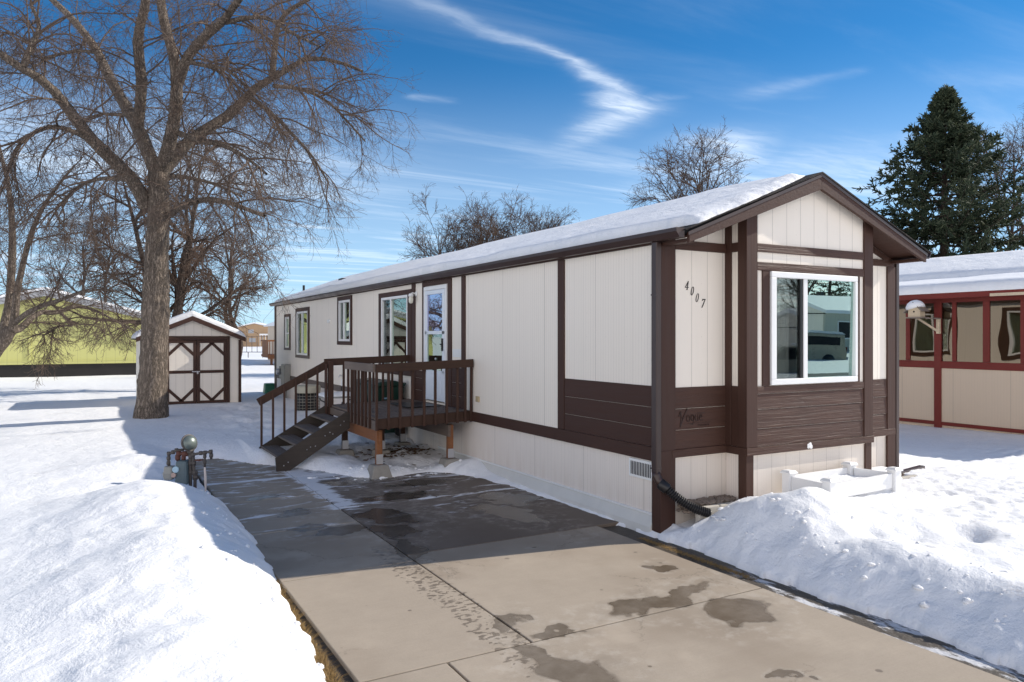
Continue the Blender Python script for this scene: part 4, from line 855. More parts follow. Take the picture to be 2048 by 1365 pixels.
S.build('pressed_script_logo', m_simple('pressed_brown', (.042, .022, .018), .6), home)

# roof snow ------------------------------------------------------------
def snow_sheet(name, O, U, Vv, lu, lv, T, wu=(.15, .15), wv=(.15, .15), step=.07, edge=None, label=None, over=None, amp=.03, mat='snow_clean', seed=0, dome=False):
    """snow lying on a sloping plane: O corner, U/Vv unit directions, lu/lv lengths; rounded rims"""
    def ax(L, w0, w1, st):
        a = list(np.linspace(0, 1, 7)**1.6*w0); b = list(L-np.linspace(0, 1, 7)[::-1]**1.6*w1); m = list(np.arange(w0+st, L-w1-st*.5, st)); return np.array(a+m+b)
    us = ax(lu, wu[0], wu[1], step*1.6); vs = ax(lv, wv[0], wv[1], step); UU, VV = np.meshgrid(us, vs, indexing='ij')
    if edge is not None:
        v0, v1 = edge(UU); VV = v0+VV/lv*(v1-v0)
    rim = lambda d, w_: np.sqrt(np.clip(1-(1-np.clip(d/w_, 0, 1))**2, 0, 1))
    k = rim(UU, wu[0])*rim(lu-UU, wu[1])
    dv0 = VV-(v0 if edge is not None else 0); dv1 = (v1 if edge is not None else lv)-VV
    k = k*rim(dv0, wv[0])*rim(dv1, wv[1])
    t = T*k*(1+amp*6*fbm(UU, VV, .5, seed % 4, 3))+amp*.35*fbm(UU, VV, 3.3, 1, 3)*k+.004
    P = np.array(O)[None, None]+UU[..., None]*np.array(U)+VV[..., None]*np.array(Vv); P[..., 2] += t
    bot = P.copy(); bot[..., 2] -= t+.012
    nu, nv = UU.shape; idx = np.arange(nu*nv).reshape(nu, nv)
    f = np.stack([idx[:-1, :-1], idx[1:, :-1], idx[1:, 1:], idx[:-1, 1:]], -1).reshape(-1, 4); n0 = nu*nv; f2 = f[:, ::-1]+n0
    rimi = list(idx[0, :])+list(idx[1:, -1])+list(idx[-1, ::-1][1:])+list(idx[::-1, 0][1:-1]); r = np.array(rimi); r2 = np.roll(r, -1)
    side = np.stack([r, r2, r2+n0, r+n0], -1)
    o = link(name, np_mesh(name, np.concatenate([P.reshape(-1, 3), bot.reshape(-1, 3)]), np.concatenate([f, f2, side])), M[mat], None, True)
    return tag(o, label, 'snow')
sv = Vector((1, 0, SL)).normalized(); Ls = XM/ sv.x
def edge_main(UU):
    e0 = .03+.075*fbm(UU, UU*0, 1.2, 0, 4)+.16*ss(UU, 1.3, .2)*(1+.5*vnoise(UU, UU*0, 7, 1))+.05*np.exp(-((UU-5.8)/.8)**2)+.04*np.exp(-((UU-9.5)/1.5)**2)
    return np.maximum(e0, -.03), Ls+.03+0*UU
def main_snow():
    # own parametrisation: front rim slants back towards the ridge
    lu, lv = LEN+.70, Ls+.05; us = np.r_[np.linspace(0, 1, 22)**1.5*.5, np.arange(.56, lu-.3, .075), lu-np.linspace(0, 1, 8)[::-1]**1.5*.3]; vs = np.r_[np.linspace(0, 1, 10)**1.8*.24, np.arange(.28, lv, .055), lv]
    UU, VV = np.meshgrid(us, vs, indexing='ij'); fr = VV/lv; e0, e1 = edge_main(UU); y0 = .02+.05*fr+.14*fr**3+.03*vnoise(VV*1.0, VV*0, 14, 2)+.02*vnoise(VV, VV*0, 31, 1)
    Yp = y0+UU*(lu-y0)/lu; Vp = e0+VV/lv*(lv-e0)
    rim = lambda d, w_: np.sqrt(np.clip(1-(1-np.clip(d/w_, 0, 1))**2, 0, 1))
    T = .155*(1-.25*fr**2)*(1+.45*fbm(UU, VV, .35, 2, 3))*(.62+.38*ss(UU, .1, 1.6))*ss(UU, -.05, .2)**.3; T = T*(.55+.45*ss(lu-UU, 0, 3))
    k = rim(UU, .30)*rim(Vp-e0, .065)*rim(lu-UU, .25)*np.where(fr > .93, 1-.5*((fr-.93)/.07)**2, 1)
    rough = .035*fbm(UU*2.2, VV, 2.2, 1, 4)*np.exp(-UU/.5)+.022*vnoise(VV*1.0, UU*.3, 13, 2)*np.exp(-(UU/.28)**2)
    t = np.maximum(T*k+rough*k, 0)+.004
    Z = ZE+.036+Vp*sv.z; Xp = -.07+Vp*sv.x; over = .055*rim(VV, .2)*np.exp(-((VV-.12)/.12)**2)
    P = np.stack([Xp-over*0, Yp-.475, Z+t], -1); n0 = P.shape[0]*P.shape[1]; bot = P.copy(); bot[..., 2] = Z-.003
    nu, nv = UU.shape; idx = np.arange(nu*nv).reshape(nu, nv); f = np.stack([idx[:-1, :-1], idx[1:, :-1], idx[1:, 1:], idx[:-1, 1:]], -1).reshape(-1, 4)
    r = np.array(list(idx[0, :])+list(idx[1:, -1])+list(idx[-1, ::-1][1:])+list(idx[::-1, 0][1:-1])); r2 = np.roll(r, -1); side = np.stack([r, r2, r2+n0, r+n0], -1)
    o = link('roof_snow', np_mesh('roof_snow', np.concatenate([P.reshape(-1, 3), bot.reshape(-1, 3)]), np.concatenate([f, f[:, ::-1]+n0, side])), M['snow_clean'], None, True)
    tag(o, 'thick snow layer lying on the left roof slope of the white and brown home', 'snow')
main_snow()
snow_sheet('roof_snow', (W_+.02, 3.5, ZE+.05), (0, 1, 0), (-sv.x, 0, sv.z), 16, Ls, .10, label='thin snow on the far right roof slope of the white and brown home', seed=3)

# ================================================================= DECK
YF, YR, XD = 4.67, 7.32, -1.60
def zd(x): return .032*(x-XD)
deck = empty('wooden_deck', (-.8, 6, -.1), 'dark stained wooden deck with railing and stairs beside the white home', 'deck')
for k in range(11):
    x0 = XD+.01+k*.1455; x1 = x0+.138; mb = MB(); mb.box(x0, x1, YF+.005, YR, .655+zd(x0), .69+zd(x0)); mb.build('floor_board', M['deck_y'], deck, .004)
def sl(mb, x0, x1, y0, y1, z0, z1):
    return mb.prism([(x0, z0+zd(x0)), (x1, z0+zd(x1)), (x1, z1+zd(x1)), (x0, z1+zd(x0))], 'y', y0, y1)
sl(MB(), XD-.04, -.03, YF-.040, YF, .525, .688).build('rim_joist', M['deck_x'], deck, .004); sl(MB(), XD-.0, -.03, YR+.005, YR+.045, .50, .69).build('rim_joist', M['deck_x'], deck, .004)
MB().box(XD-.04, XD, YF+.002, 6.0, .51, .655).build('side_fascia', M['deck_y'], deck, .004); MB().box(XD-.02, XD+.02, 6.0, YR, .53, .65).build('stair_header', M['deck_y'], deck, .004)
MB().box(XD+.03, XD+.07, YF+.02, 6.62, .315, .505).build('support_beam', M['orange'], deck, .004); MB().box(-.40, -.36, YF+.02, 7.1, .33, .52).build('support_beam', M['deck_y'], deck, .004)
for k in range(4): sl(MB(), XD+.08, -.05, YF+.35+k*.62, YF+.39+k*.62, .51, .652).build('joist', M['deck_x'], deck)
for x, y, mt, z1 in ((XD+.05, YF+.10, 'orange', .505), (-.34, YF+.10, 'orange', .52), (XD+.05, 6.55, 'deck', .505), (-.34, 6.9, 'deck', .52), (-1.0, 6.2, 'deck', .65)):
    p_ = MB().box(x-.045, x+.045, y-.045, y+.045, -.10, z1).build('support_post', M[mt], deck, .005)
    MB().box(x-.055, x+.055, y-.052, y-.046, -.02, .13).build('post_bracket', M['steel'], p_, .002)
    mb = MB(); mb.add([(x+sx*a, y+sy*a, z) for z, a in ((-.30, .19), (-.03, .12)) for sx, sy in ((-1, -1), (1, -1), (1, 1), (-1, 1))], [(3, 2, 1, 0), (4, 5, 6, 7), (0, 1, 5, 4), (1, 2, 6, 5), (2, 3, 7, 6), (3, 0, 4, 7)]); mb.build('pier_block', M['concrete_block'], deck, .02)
# railings
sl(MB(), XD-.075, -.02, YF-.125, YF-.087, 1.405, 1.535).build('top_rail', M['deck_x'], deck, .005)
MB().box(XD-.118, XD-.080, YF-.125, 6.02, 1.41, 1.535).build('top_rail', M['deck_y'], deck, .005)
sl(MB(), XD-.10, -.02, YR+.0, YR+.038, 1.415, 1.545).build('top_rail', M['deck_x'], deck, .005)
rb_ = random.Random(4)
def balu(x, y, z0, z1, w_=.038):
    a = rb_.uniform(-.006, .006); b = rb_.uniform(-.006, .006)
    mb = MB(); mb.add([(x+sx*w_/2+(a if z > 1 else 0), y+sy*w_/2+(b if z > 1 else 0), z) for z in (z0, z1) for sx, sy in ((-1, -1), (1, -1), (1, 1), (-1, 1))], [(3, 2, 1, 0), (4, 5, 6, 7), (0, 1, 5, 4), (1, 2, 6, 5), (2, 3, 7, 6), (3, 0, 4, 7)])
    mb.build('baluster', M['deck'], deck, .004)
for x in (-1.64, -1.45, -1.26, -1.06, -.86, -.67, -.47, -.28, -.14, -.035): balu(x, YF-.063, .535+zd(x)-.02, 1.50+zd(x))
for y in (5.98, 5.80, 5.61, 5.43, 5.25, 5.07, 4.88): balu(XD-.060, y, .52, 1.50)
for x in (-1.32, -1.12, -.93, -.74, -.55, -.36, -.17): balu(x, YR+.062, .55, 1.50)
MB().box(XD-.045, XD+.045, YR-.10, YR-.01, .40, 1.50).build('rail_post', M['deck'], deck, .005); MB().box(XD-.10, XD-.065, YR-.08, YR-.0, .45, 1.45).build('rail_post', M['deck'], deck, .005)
# stairs
YS0, YS1 = 6.0, 7.30
def stair_z(x): return -.16+(x+2.80)*(.70+.16)/(-1.62+2.80)
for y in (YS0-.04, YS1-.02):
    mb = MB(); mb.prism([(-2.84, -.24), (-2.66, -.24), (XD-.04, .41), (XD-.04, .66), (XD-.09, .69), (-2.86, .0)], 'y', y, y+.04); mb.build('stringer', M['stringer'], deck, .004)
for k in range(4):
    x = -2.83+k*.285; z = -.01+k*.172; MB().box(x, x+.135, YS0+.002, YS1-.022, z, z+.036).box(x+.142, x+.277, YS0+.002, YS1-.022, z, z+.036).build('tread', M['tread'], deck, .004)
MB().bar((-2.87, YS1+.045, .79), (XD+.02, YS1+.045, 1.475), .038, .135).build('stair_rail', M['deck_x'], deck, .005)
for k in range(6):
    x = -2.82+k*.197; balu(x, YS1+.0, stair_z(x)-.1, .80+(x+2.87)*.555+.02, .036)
mb = MB()
for x, z in ((-2.73, -.13), (-2.66, -.08), (-2.36, .10), (-2.30, .14), (-2.22, .15), (-2.06, .31), (-1.98, .36), (-1.93, .33), (-1.80, .47), (-1.74, .53)): mb.lathe([(.011, 0), (.006, .008)], (x, YS0-.04, z), (0, -1, 0), 8)
mb.build('bolt_heads', M['steel'], deck)
o = MB().box(-.72, -.1, 5.65, 6.55, .735, .748).build('doormat', M['black'], None, .004); tag(o, 'dark doormat lying on the deck in front of the storm door', 'doormat')
# leaves and debris under the deck
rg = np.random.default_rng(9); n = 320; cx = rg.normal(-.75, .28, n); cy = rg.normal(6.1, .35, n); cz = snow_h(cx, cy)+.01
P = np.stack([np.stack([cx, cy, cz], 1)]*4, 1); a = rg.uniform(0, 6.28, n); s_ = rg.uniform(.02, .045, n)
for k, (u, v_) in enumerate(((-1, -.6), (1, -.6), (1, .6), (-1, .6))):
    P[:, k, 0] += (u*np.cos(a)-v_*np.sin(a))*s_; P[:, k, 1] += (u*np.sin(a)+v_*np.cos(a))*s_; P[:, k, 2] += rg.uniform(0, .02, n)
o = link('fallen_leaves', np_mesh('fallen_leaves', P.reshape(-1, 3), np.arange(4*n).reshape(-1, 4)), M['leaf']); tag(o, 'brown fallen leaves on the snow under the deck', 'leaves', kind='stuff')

# ================================================================= SMALL THINGS BESIDE THE HOME
# wheeled bins behind the deck
def bin_(x, y, label, grp):
    t = empty('wheeled_bin', (x, y, 0), label, 'trash bin', grp)
    mb = MB(); lo, hi = .23, .29
    mb.add([(x+sx*a, y+sy*a*1.05, z) for z, a in ((.06, lo), (.98, hi)) for sx, sy in ((-1, -1), (1, -1), (1, 1), (-1, 1))], [(3, 2, 1, 0), (4, 5, 6, 7), (0, 1, 5, 4), (1, 2, 6, 5), (2, 3, 7, 6), (3, 0, 4, 7)])
    mb.build('body', M['bin'], t, .03)
    MB().prism([(x-.33, .98), (x+.30, .98), (x+.30, 1.03), (x+.1, 1.09), (x-.2, 1.075), (x-.33, 1.02)], 'y', y-.33, y+.33).build('lid', M['bin'], t, .02)
    MB().tube([(x+.33, y-.2, 1.0), (x+.37, y-.2, 1.03), (x+.37, y+.2, 1.03), (x+.33, y+.2, 1.0)], .014, 8).build('handle', M['bin'], t)
    for s in (-1, 1): MB().lathe([(.10, 0), (.10, .05)], (x+.2, y+s*.26-.025, .10), (0, 1, 0), 16).build('wheel', M['black'], t)
    MB().box(x-.16, x-.02, y-.303, y-.297, .74, .77).box(x+.02, x+.05, y-.303, y-.297, .68, .72).build('pale_marking', m_simple('pale_blue_print', (.25, .42, .55), .5), t)
    return t
bin_(-.36, 7.78, 'green wheeled bin behind the deck railing, nearer to the camera', 'green bins behind the deck'); bin_(-.42, 8.5, 'green wheeled bin behind the deck railing, farther from the camera', 'green bins behind the deck')
# small table with scrolled legs
x, y = -.45, 10.7; t = empty('garden_table', (x, y, 0), 'small pale garden table with black scrolled legs and snow on top, behind the deck', 'table')
MB().lathe([(.50, 0), (.52, .015), (.50, .03)], (x, y, .56), (0, 0, 1), 28).build('tabletop', M['utility'], t, 0, True)
for s in range(3):
    a = s*2.094+.5; ca, sa = math.cos(a), math.sin(a)
    MB().tube([(x+ca*r_, y+sa*r_, z_) for r_, z_ in ((.44, .56), (.42, .48), (.33, .44), (.27, .38), (.30, .28), (.40, .20), (.42, .10), (.36, .03), (.44, -.05))], .016, 8).build('leg', M['black'], t, 0, True)
MB().tube([(x+.3*math.cos(k*.4), y+.3*math.sin(k*.4), .3) for k in range(17)], .01, 6).build('ring', M['black'], t)
o = snow_sheet('table_snow', (x-.42, y-.36, .59), (1, 0, 0), (0, 1, 0), .84, .72, .07, (.2, .2), (.2, .2), .06, label='flat cushion of snow on the small garden table'); 
# air conditioner
x, y = -.52, 13.25; t = empty('air_conditioner', (x, y, 0), 'round air conditioner with beige top and wire grille standing in snow by the wall', 'air conditioner')
MB().lathe([(.27, 0), (.27, .50)], (x, y, .0), (0, 0, 1), 28).build('coil', M['black'], t, 0, True)
MB().lathe([(.33, 0), (.335, .02), (.335, .15), (.31, .18), (.12, .20)], (x, y, .50), (0, 0, 1), 32).build('top_cover', M['acbeige'], t, 0, False)
mb = MB()
for k in range(7): mb.tube([(x+.315*math.cos(a), y+.315*math.sin(a), .03+k*.077) for a in np.linspace(0, 6.2832, 33)], .006, 4)
for k in range(20): a = k*.31416; mb.tube([(x+.315*math.cos(a), y+.315*math.sin(a), .0), (x+.315*math.cos(a), y+.315*math.sin(a), .5)], .004, 4)
mb.build('grille', M['wire'], t)
MB().lathe([(.34, 0), (.34, .05)], (x, y, -.04), (0, 0, 1), 24).build('base', M['utility'], t)
# electric meter cabinet on the wall, green pedestal
e = empty('electric_cabinet', (-.08, 17.7, .4), 'tall grey electric cabinet with round meter on the far end of the wall', 'electric cabinet')
MB().box(-.18, 0, 17.40, 17.92, .38, 1.08).build('cabinet', M['utility'], e, .01); MB().box(-.20, -.18, 17.44, 17.88, .42, 1.04).build('cabinet_door', M['utility'], e, .006)
MB().box(-.15, 0, 18.0, 18.4, .62, 1.0).build('meter_base', M['utility'], e, .01); MB().lathe([(.10, 0), (.10, .08), (.085, .12)], (-.15, 18.2, .83), (-1, 0, 0), 20).build('round_meter', M['steel'], e, 0, True)
MB().tube([(-.08, 17.66, .38), (-.08, 17.66, -.1)], .03, 10).build('conduit', M['utility'], e)
PX, PY = -.10, 20.1; g = empty('utility_pedestal', (PX, PY, 0), 'green utility pedestal box at the far corner of the white home', 'utility box')
MB().add([(PX+sx*a, PY+sy*a, z) for z, a in ((-.1, .20), (.30, .17)) for sx, sy in ((-1, -1), (1, -1), (1, 1), (-1, 1))], [(3, 2, 1, 0), (4, 5, 6, 7), (0, 1, 5, 4), (1, 2, 6, 5), (2, 3, 7, 6), (3, 0, 4, 7)]).build('body', M['padgreen'], g, .03)
MB().add([(PX+sx*a, PY+sy*a, z) for z, a in ((.30, .18), (.35, .15)) for sx, sy in ((-1, -1), (1, -1), (1, 1), (-1, 1))], [(3, 2, 1, 0), (4, 5, 6, 7), (0, 1, 5, 4), (1, 2, 6, 5), (2, 3, 7, 6), (3, 0, 4, 7)]).build('lid', M['padgreen'], g, .02)

# gas meter set beside the driveway
GD = 10.1
def gp_(cx, cy, dd=0.0): return tuple(at_depth(310+cx/10.5, 860+cy/10.5, GD+dd))
gm = empty('gas_meter', gp_(700, 1050), 'grey gas meter with round regulator and rusty pipes beside the driveway', 'gas meter')
u = Vector(RX); fw = Vector(AX)
c_ = Vector(gp_(640, 820)); mb = MB()
def obox(c, w_, d_, h_, bt=.0, taper=1.0):
    c = Vector(c); vs = []
    for z, k in ((-h_/2, taper), (h_/2, 1.0)):
        for sx, sy in ((-1, -1), (1, -1), (1, 1), (-1, 1)): vs.append(c+u*(sx*w_/2*k)+fw*(sy*d_/2*k)+Vector((0, 0, z)))
    return MB().add(vs, [(3, 2, 1, 0), (4, 5, 6, 7), (0, 1, 5, 4), (1, 2, 6, 5), (2, 3, 7, 6), (3, 0, 4, 7)])
obox(gp_(590, 890), .16, .15, .33, taper=1.12).build('meter_body', M['teal'], gm, .035); obox(gp_(310, 850), .12, .12, .12, taper=1.1).build('meter_body', M['utility'], gm, .02); obox(gp_(300, 960), .16, .13, .12, taper=.8).build('lower_housing', M['utility'], gm, .03)
MB().lathe([(.042, 0), (.045, .03), (.04, .035)], gp_(450, 830, -.06), tuple(-fw), 20).build('dial', m_simple('dial_face', (.35, .5, .6), .25), gm)
MB().lathe([(.032, 0), (.034, .02), (.03, .025)], gp_(400, 950, -.08), tuple(-fw), 20).build('dial', m_simple('dial_index', (.42, .30, .26), .3), gm)
ax_ = (u*.80-fw*.50+Vector((0, 0, .25))).normalized(); cc = Vector(gp_(720, 275))
MB().lathe([(.03, -.085), (.075, -.07), (.10, -.035), (.118, -.012), (.118, .008), (.10, .014)], cc, ax_, 30).build('regulator_back', M['pipe'], gm, 0, False)
MB().lathe([(.104, .008), (.098, .030), (.078, .060), (.045, .078), (.0, .084)], cc, ax_, 30).build('regulator_dome', M['dome'], gm, 0, True)
def pipe(name, pts, r, mat='pipe'):
    mb = MB().tube([gp_(*p_) for p_ in pts], r, 10)
    for p_ in pts[1:-1]: mb.lathe([(r*1.35, -r*1.4), (r*1.5, 0), (r*1.35, r*1.4)], gp_(*p_), (0, 0, 1), 10)
    mb.build(name, M[mat], gm, 0, True)
pipe('pipe', [(300, 800), (285, 700), (285, 600), (290, 500), (380, 470), (450, 430), (600, 420)], .018)
pipe('pipe', [(490, 680), (480, 580), (500, 500), (620, 505), (700, 520)], .024, 'rust'); pipe('pipe', [(600, 690), (600, 590), (640, 520)], .020, 'rust')
pipe('pipe', [(680, 515), (800, 520), (960, 490), (1050, 480), (1170, 460), (1180, 540), (1180, 620)], .018); pipe('pipe', [(1020, 490), (1045, 560), (1045, 680), (1045, 780)], .015)
pipe('riser', [(770, 430), (750, 560), (740, 700), (745, 900), (745, 1200)], .022); pipe('riser', [(800, 560), (810, 700), (815, 900), (840, 1000), (840, 1250)], .022)
pipe('pipe', [(840, 640), (930, 640), (1010, 630)], .010, 'rust')
MB().lathe([(.035, -.03), (.045, 0), (.035, .03)], gp_(830, 900), (0, 0, 1), 8).lathe([(.03, -.03), (.04, 0), (.03, .03)], gp_(850, 1000), tuple(u), 8).lathe([(.04, -.03), (.05, 0), (.04, .03)], gp_(740, 440), (0, 0, 1), 8).build('valve', M['pipe'], gm)
st = MB().tube([gp_(1045, 790, -.02), gp_(1060, 1000, -.02), gp_(1062, 1290, -.02)], [.014, .018, .012], 8).build('sleeve', m_simple('pale_plastic', (.60, .54, .50), .5), gm)

# vinyl planter box
pb = empty('planter_box', (2.1, -.7, .1), 'low white vinyl planter frame with four posts, filled with snow, under the bay window', 'planter box')
for x, y in ((1.52, -.44), (2.62, -.42), (1.50, -.99), (2.74, -.92)):
    p_ = MB().box(x-.055, x+.055, y-.055, y+.055, -.1, .385).build('corner_post', M['vinyl'], pb, .006)
    MB().add([(x+sx*a, y+sy*a, z) for z, a in ((.385, .07), (.402, .07), (.425, .045)) for sx, sy in ((-1, -1), (1, -1), (1, 1), (-1, 1))], [(3, 2, 1, 0), (8, 9, 10, 11)]+[(l_*4+k, l_*4+(k+1) % 4, l_*4+4+(k+1) % 4, l_*4+4+k) for l_ in (0, 1) for k in range(4)]).build('post_cap', M['vinyl'], p_, .004)
for a, b in (((1.58, -.44), (2.56, -.42)), ((1.56, -.99), (2.68, -.92)), ((1.515, -.50), (1.50, -.93)), ((2.63, -.48), (2.735, -.86))):
    MB().bar((a[0], a[1], .275), (b[0], b[1], .275), .04, .17).build('side_rail', M['vinyl'], pb, .006)
    
# stones and edging by the bay
def rocks(name, n, box, seed, label):
    rg = np.random.default_rng(seed); x0, x1, y0, y1, z0, z1 = box; base = MB().lathe([(.3, -.85), (.8, -.5), (1, 0), (.8, .5), (.3, .85)], (0, 0, 0), (0, 0, 1), 7); bv = np.array(base.v); Vs = []; Fs = []
    for k in range(n):
        s = rg.uniform(.014, .032); v_ = bv*np.array([s*rg.uniform(.8, 1.4), s, s*rg.uniform(.5, .8)])*(1+.12*rg.normal(size=bv.shape)); a = rg.uniform(0, 6.28); c, s2 = math.cos(a), math.sin(a)
        v_ = v_@np.array([[c, s2, 0], [-s2, c, 0], [0, 0, 1]]); v_ += np.array([rg.uniform(x0, x1), rg.uniform(y0, y1), rg.uniform(z0, z1)]); Vs.append(v_); Fs += [tuple(i+k*len(bv) for i in f_) for f_ in base.f]
    me = bpy.data.meshes.new(name); me.from_pydata([tuple(p_) for p_ in np.concatenate(Vs)], [], Fs); o = link(name, me, M['rock'], None, False); return tag(o, label, 'stones', kind='stuff')
rocks('river_stones', 900, (.24, .96, -.20, .0, .02, .12), 1, 'brown river stones filling the bed left of the bay'); rocks('river_stones', 260, (3.22, 4.1, -.20, -.02, .02, .10), 2, 'brown river stones filling the bed right of the bay')
for i, (x0, x1, y, lb) in enumerate([(.30, .60, -.245, 'pale concrete edging block next to the black drain pipe'), (.615, .95, -.245, 'concrete edging block between the drain block and the bay corner'), (3.75, 4.25, -.26, 'concrete edging block near the right corner of the home')]):
    o = MB().box(x0, x1, y-.035, y+.035, -.1, .095).build('edging_block', M['edging'], None, .012); tag(o, lb, 'edging block')
o = snow_sheet('snow_clump', (3.25, -.30, .08), (1, 0, 0), (0, 1, 0), .62, .26, .16, (.25, .3), (.12, .12), .05, label='rounded clump of snow on the stones right of the bay', mat='snow')

# broken clods of snow lying on and below the shovelled banks
def clods(name, n, fx, fy, smin, smax, seed, label):
    rg = np.random.default_rng(seed); y = rg.uniform(fy[0], fy[1], n); x = fx(y, rg, n); z = snow_h(x, y); z = np.maximum(z, np.where(pav_dist(x, y) < 0, ZD, -9))
    base = MB().lathe([(.35, -.8), (.9, -.4), (1, .1), (.75, .6), (.25, .85)], (0, 0, 0), (0, 0, 1), 8); bv = np.array(base.v); Vs = []; Fs = []
    for k in range(n):
        s = smin+(smax-smin)*rg.uniform(0, 1)**3; v_ = bv*np.array([s*rg.uniform(.8, 1.5), s, s*rg.uniform(.45, .8)])*(1+.16*rg.normal(size=bv.shape)); a = rg.uniform(0, 6.28); c, s2 = math.cos(a), math.sin(a)
        v_ = v_@np.array([[c, s2, 0], [-s2, c, 0], [0, 0, 1]])+np.array([x[k], y[k], z[k]+s*.1]); Vs.append(v_); Fs += [tuple(i+k*len(bv) for i in f_) for f_ in base.f]
    me = bpy.data.meshes.new(name); me.from_pydata([tuple(p_) for p_ in np.concatenate(Vs)], [], Fs); tag(link(name, me, M['snow'], None, True), label, 'snow', kind='stuff')
clods('snow_clods', 60, lambda y, r, n: -4.12-np.abs(r.normal(0, .20, n)), (-1.6, 4.2), .010, .034, 11, 'broken clods of snow scattered down the left bank beside the driveway')
clods('snow_clods', 90, lambda y, r, n: .10+np.abs(r.normal(0, .5, n)), (-3.8, -.3), .010, .036, 12, 'broken clods of snow scattered over the right bank before the bay')
clods('snow_clods', 70, lambda y, r, n: r.uniform(-2.6, -.1, n), (4.5, 5.2), .010, .035, 13, 'broken clods of snow in front of the deck posts')
# dry grass along the pavement edges
def grass(name, n, fx, y0, y1, seed, label, zf=-.27, hmax=.07, dens=None):
    rg = np.random.default_rng(seed); y = rg.uniform(y0, y1, n)
    if dens: y = y0+(y1-y0)*rg.uniform(0, 1, n)**dens
    x = fx(y)+rg.normal(0, .022, n); z = zf+rg.uniform(-.005, .005, n)
    a = rg.uniform(0, 6.28, n); L = rg.uniform(.025, hmax, n); lean = rg.uniform(.3, 1.3, n); K = 3; s = np.linspace(0, 1, K)
    P = np.stack([x[:, None]+np.cos(a)[:, None]*(L*lean)[:, None]*s, y[:, None]+np.sin(a)[:, None]*(L*lean)[:, None]*s, z[:, None]+L[:, None]*(s-.35*s*s)], -1)
    R = np.array([.0018, .0014, .0004])[None]*np.ones((n, 1)); v, f = tubes(P, R, 3); o = link(name, np_mesh(name, v, f), M['blade']); return tag(o, label, 'grass', kind='stuff')
grass('dry_grass', 9000, lambda y: -4.025-.026*np.clip(.8-y, 0, 5), -4.5, .9, 1, 'strip of yellow dry grass between the left snow bank and the driveway', hmax=.085)
grass('dry_grass', 2500, lambda y: -.19+0*y, -1.5, .1, 2, 'sparse dead grass in the wet strip right of the driveway', hmax=.03, zf=-.265)

# ================================================================= SHED
SX0, SX1, SY, SYB = -4.24, -1.60, 16.8, 19.3; sm = (SX0+SX1)/2
shed = empty('storage_shed', (sm, SY, 0), 'small white storage shed with brown crossed double doors behind the big tree', 'shed')
def sz(x): return 1.90+.43*min(x-SX0, SX1-x)
MB().wall('y', SY, SY+.08, SX0, SX1, -.1, 1.9, [(-3.62, -1.98, .02, 1.88)]).prism([(SX0, 1.9), (SX1, 1.9), (sm, sz(sm))], 'y', SY, SY+.08).build('front_wall', M['sid_x'], shed)
MB().box(SX0, SX0+.08, SY+.08, SYB, -.1, 1.93).box(SX1-.08, SX1, SY+.08, SYB, -.1, 1.93).build('side_wall', M['sid_y'], shed)
MB().wall('y', SYB, SYB+.06, SX0, SX1, -.1, 1.9).prism([(SX0, 1.9), (SX1, 1.9), (sm, sz(sm))], 'y', SYB, SYB+.06).build('rear_wall', M['sid_x'], shed)
MB().prism([(SX0-.12, 1.86), (sm, 2.49), (SX1+.12, 1.86), (SX1+.12, 1.90), (sm, 2.53), (SX0-.12, 1.90)], 'y', SY-.10, SYB+.1).build('roof', M['shingle'], shed)
MB().prism([(SX0-.13, 1.80), (sm, 2.41), (sm, 2.545), (SX0-.13, 1.93)], 'y', SY-.14, SY-.10).prism([(SX1+.13, 1.80), (SX1+.13, 1.93), (sm, 2.545), (sm, 2.41)], 'y', SY-.14, SY-.10).build('rake_board', M['brown_x'], shed, .004)
MB().box(SX0-.02, SX0+.06, SY-.025, SY, -.1, 1.86).build('corner_board', M['brown_z'], shed); MB().box(SX1-.06, SX1+.02, SY-.025, SY, -.1, 1.86).box(SX1, SX1+.02, SY, SY+.08, -.1, 1.86).build('corner_board', M['brown_z'], shed)
MB().box(-3.70, -1.90, SY-.03, SY, 1.86, 1.97).box(-3.70, -3.62, SY-.03, SY, .0, 1.86).box(-1.985, -1.90, SY-.03, SY, .0, 1.86).box(-3.70, -1.90, SY-.03, SY, -.06, 0.0).build('door_trim', M['brown_z'], shed, .003)
for x0, x1 in ((-3.612, -2.812), (-2.800, -1.992)):
    dd = MB().box(x0, x1, SY-.012, SY+.02, .03, 1.85).build('door', M['sid_x'], shed); f = MB(); w_ = .085; ya, yb = SY-.032, SY-.012
    f.box(x0, x0+w_, ya, yb, .03, 1.85).box(x1-w_, x1, ya, yb, .03, 1.85).box(x0+w_, x1-w_, ya, yb, 1.77, 1.85).box(x0+w_, x1-w_, ya, yb, .03, .11).box(x0+w_, x1-w_, ya, yb, .90, .985)
    xi0, xi1 = x0+w_, x1-w_; k = .26; s2 = .115
    for cx, sx in ((xi0, 1), (xi1, -1)):
        for cz, sz_ in ((1.77, -1), (.11, 1)):
            f.prism([(cx, cz+sz_*k), (cx+sx*k, cz), (cx+sx*(k+s2), cz), (cx, cz+sz_*(k+s2))][::(1 if sx*sz_ > 0 else -1)], 'y', ya+.002, yb)
    f.build('door_frame', M['brown_z'], dd, .002)
MB().box(-2.93, -2.72, SY-.05, SY-.032, .935, .965).box(-2.80, -2.76, SY-.065, SY-.05, .88, .96).build('latch', M['steel'], shed, .003)
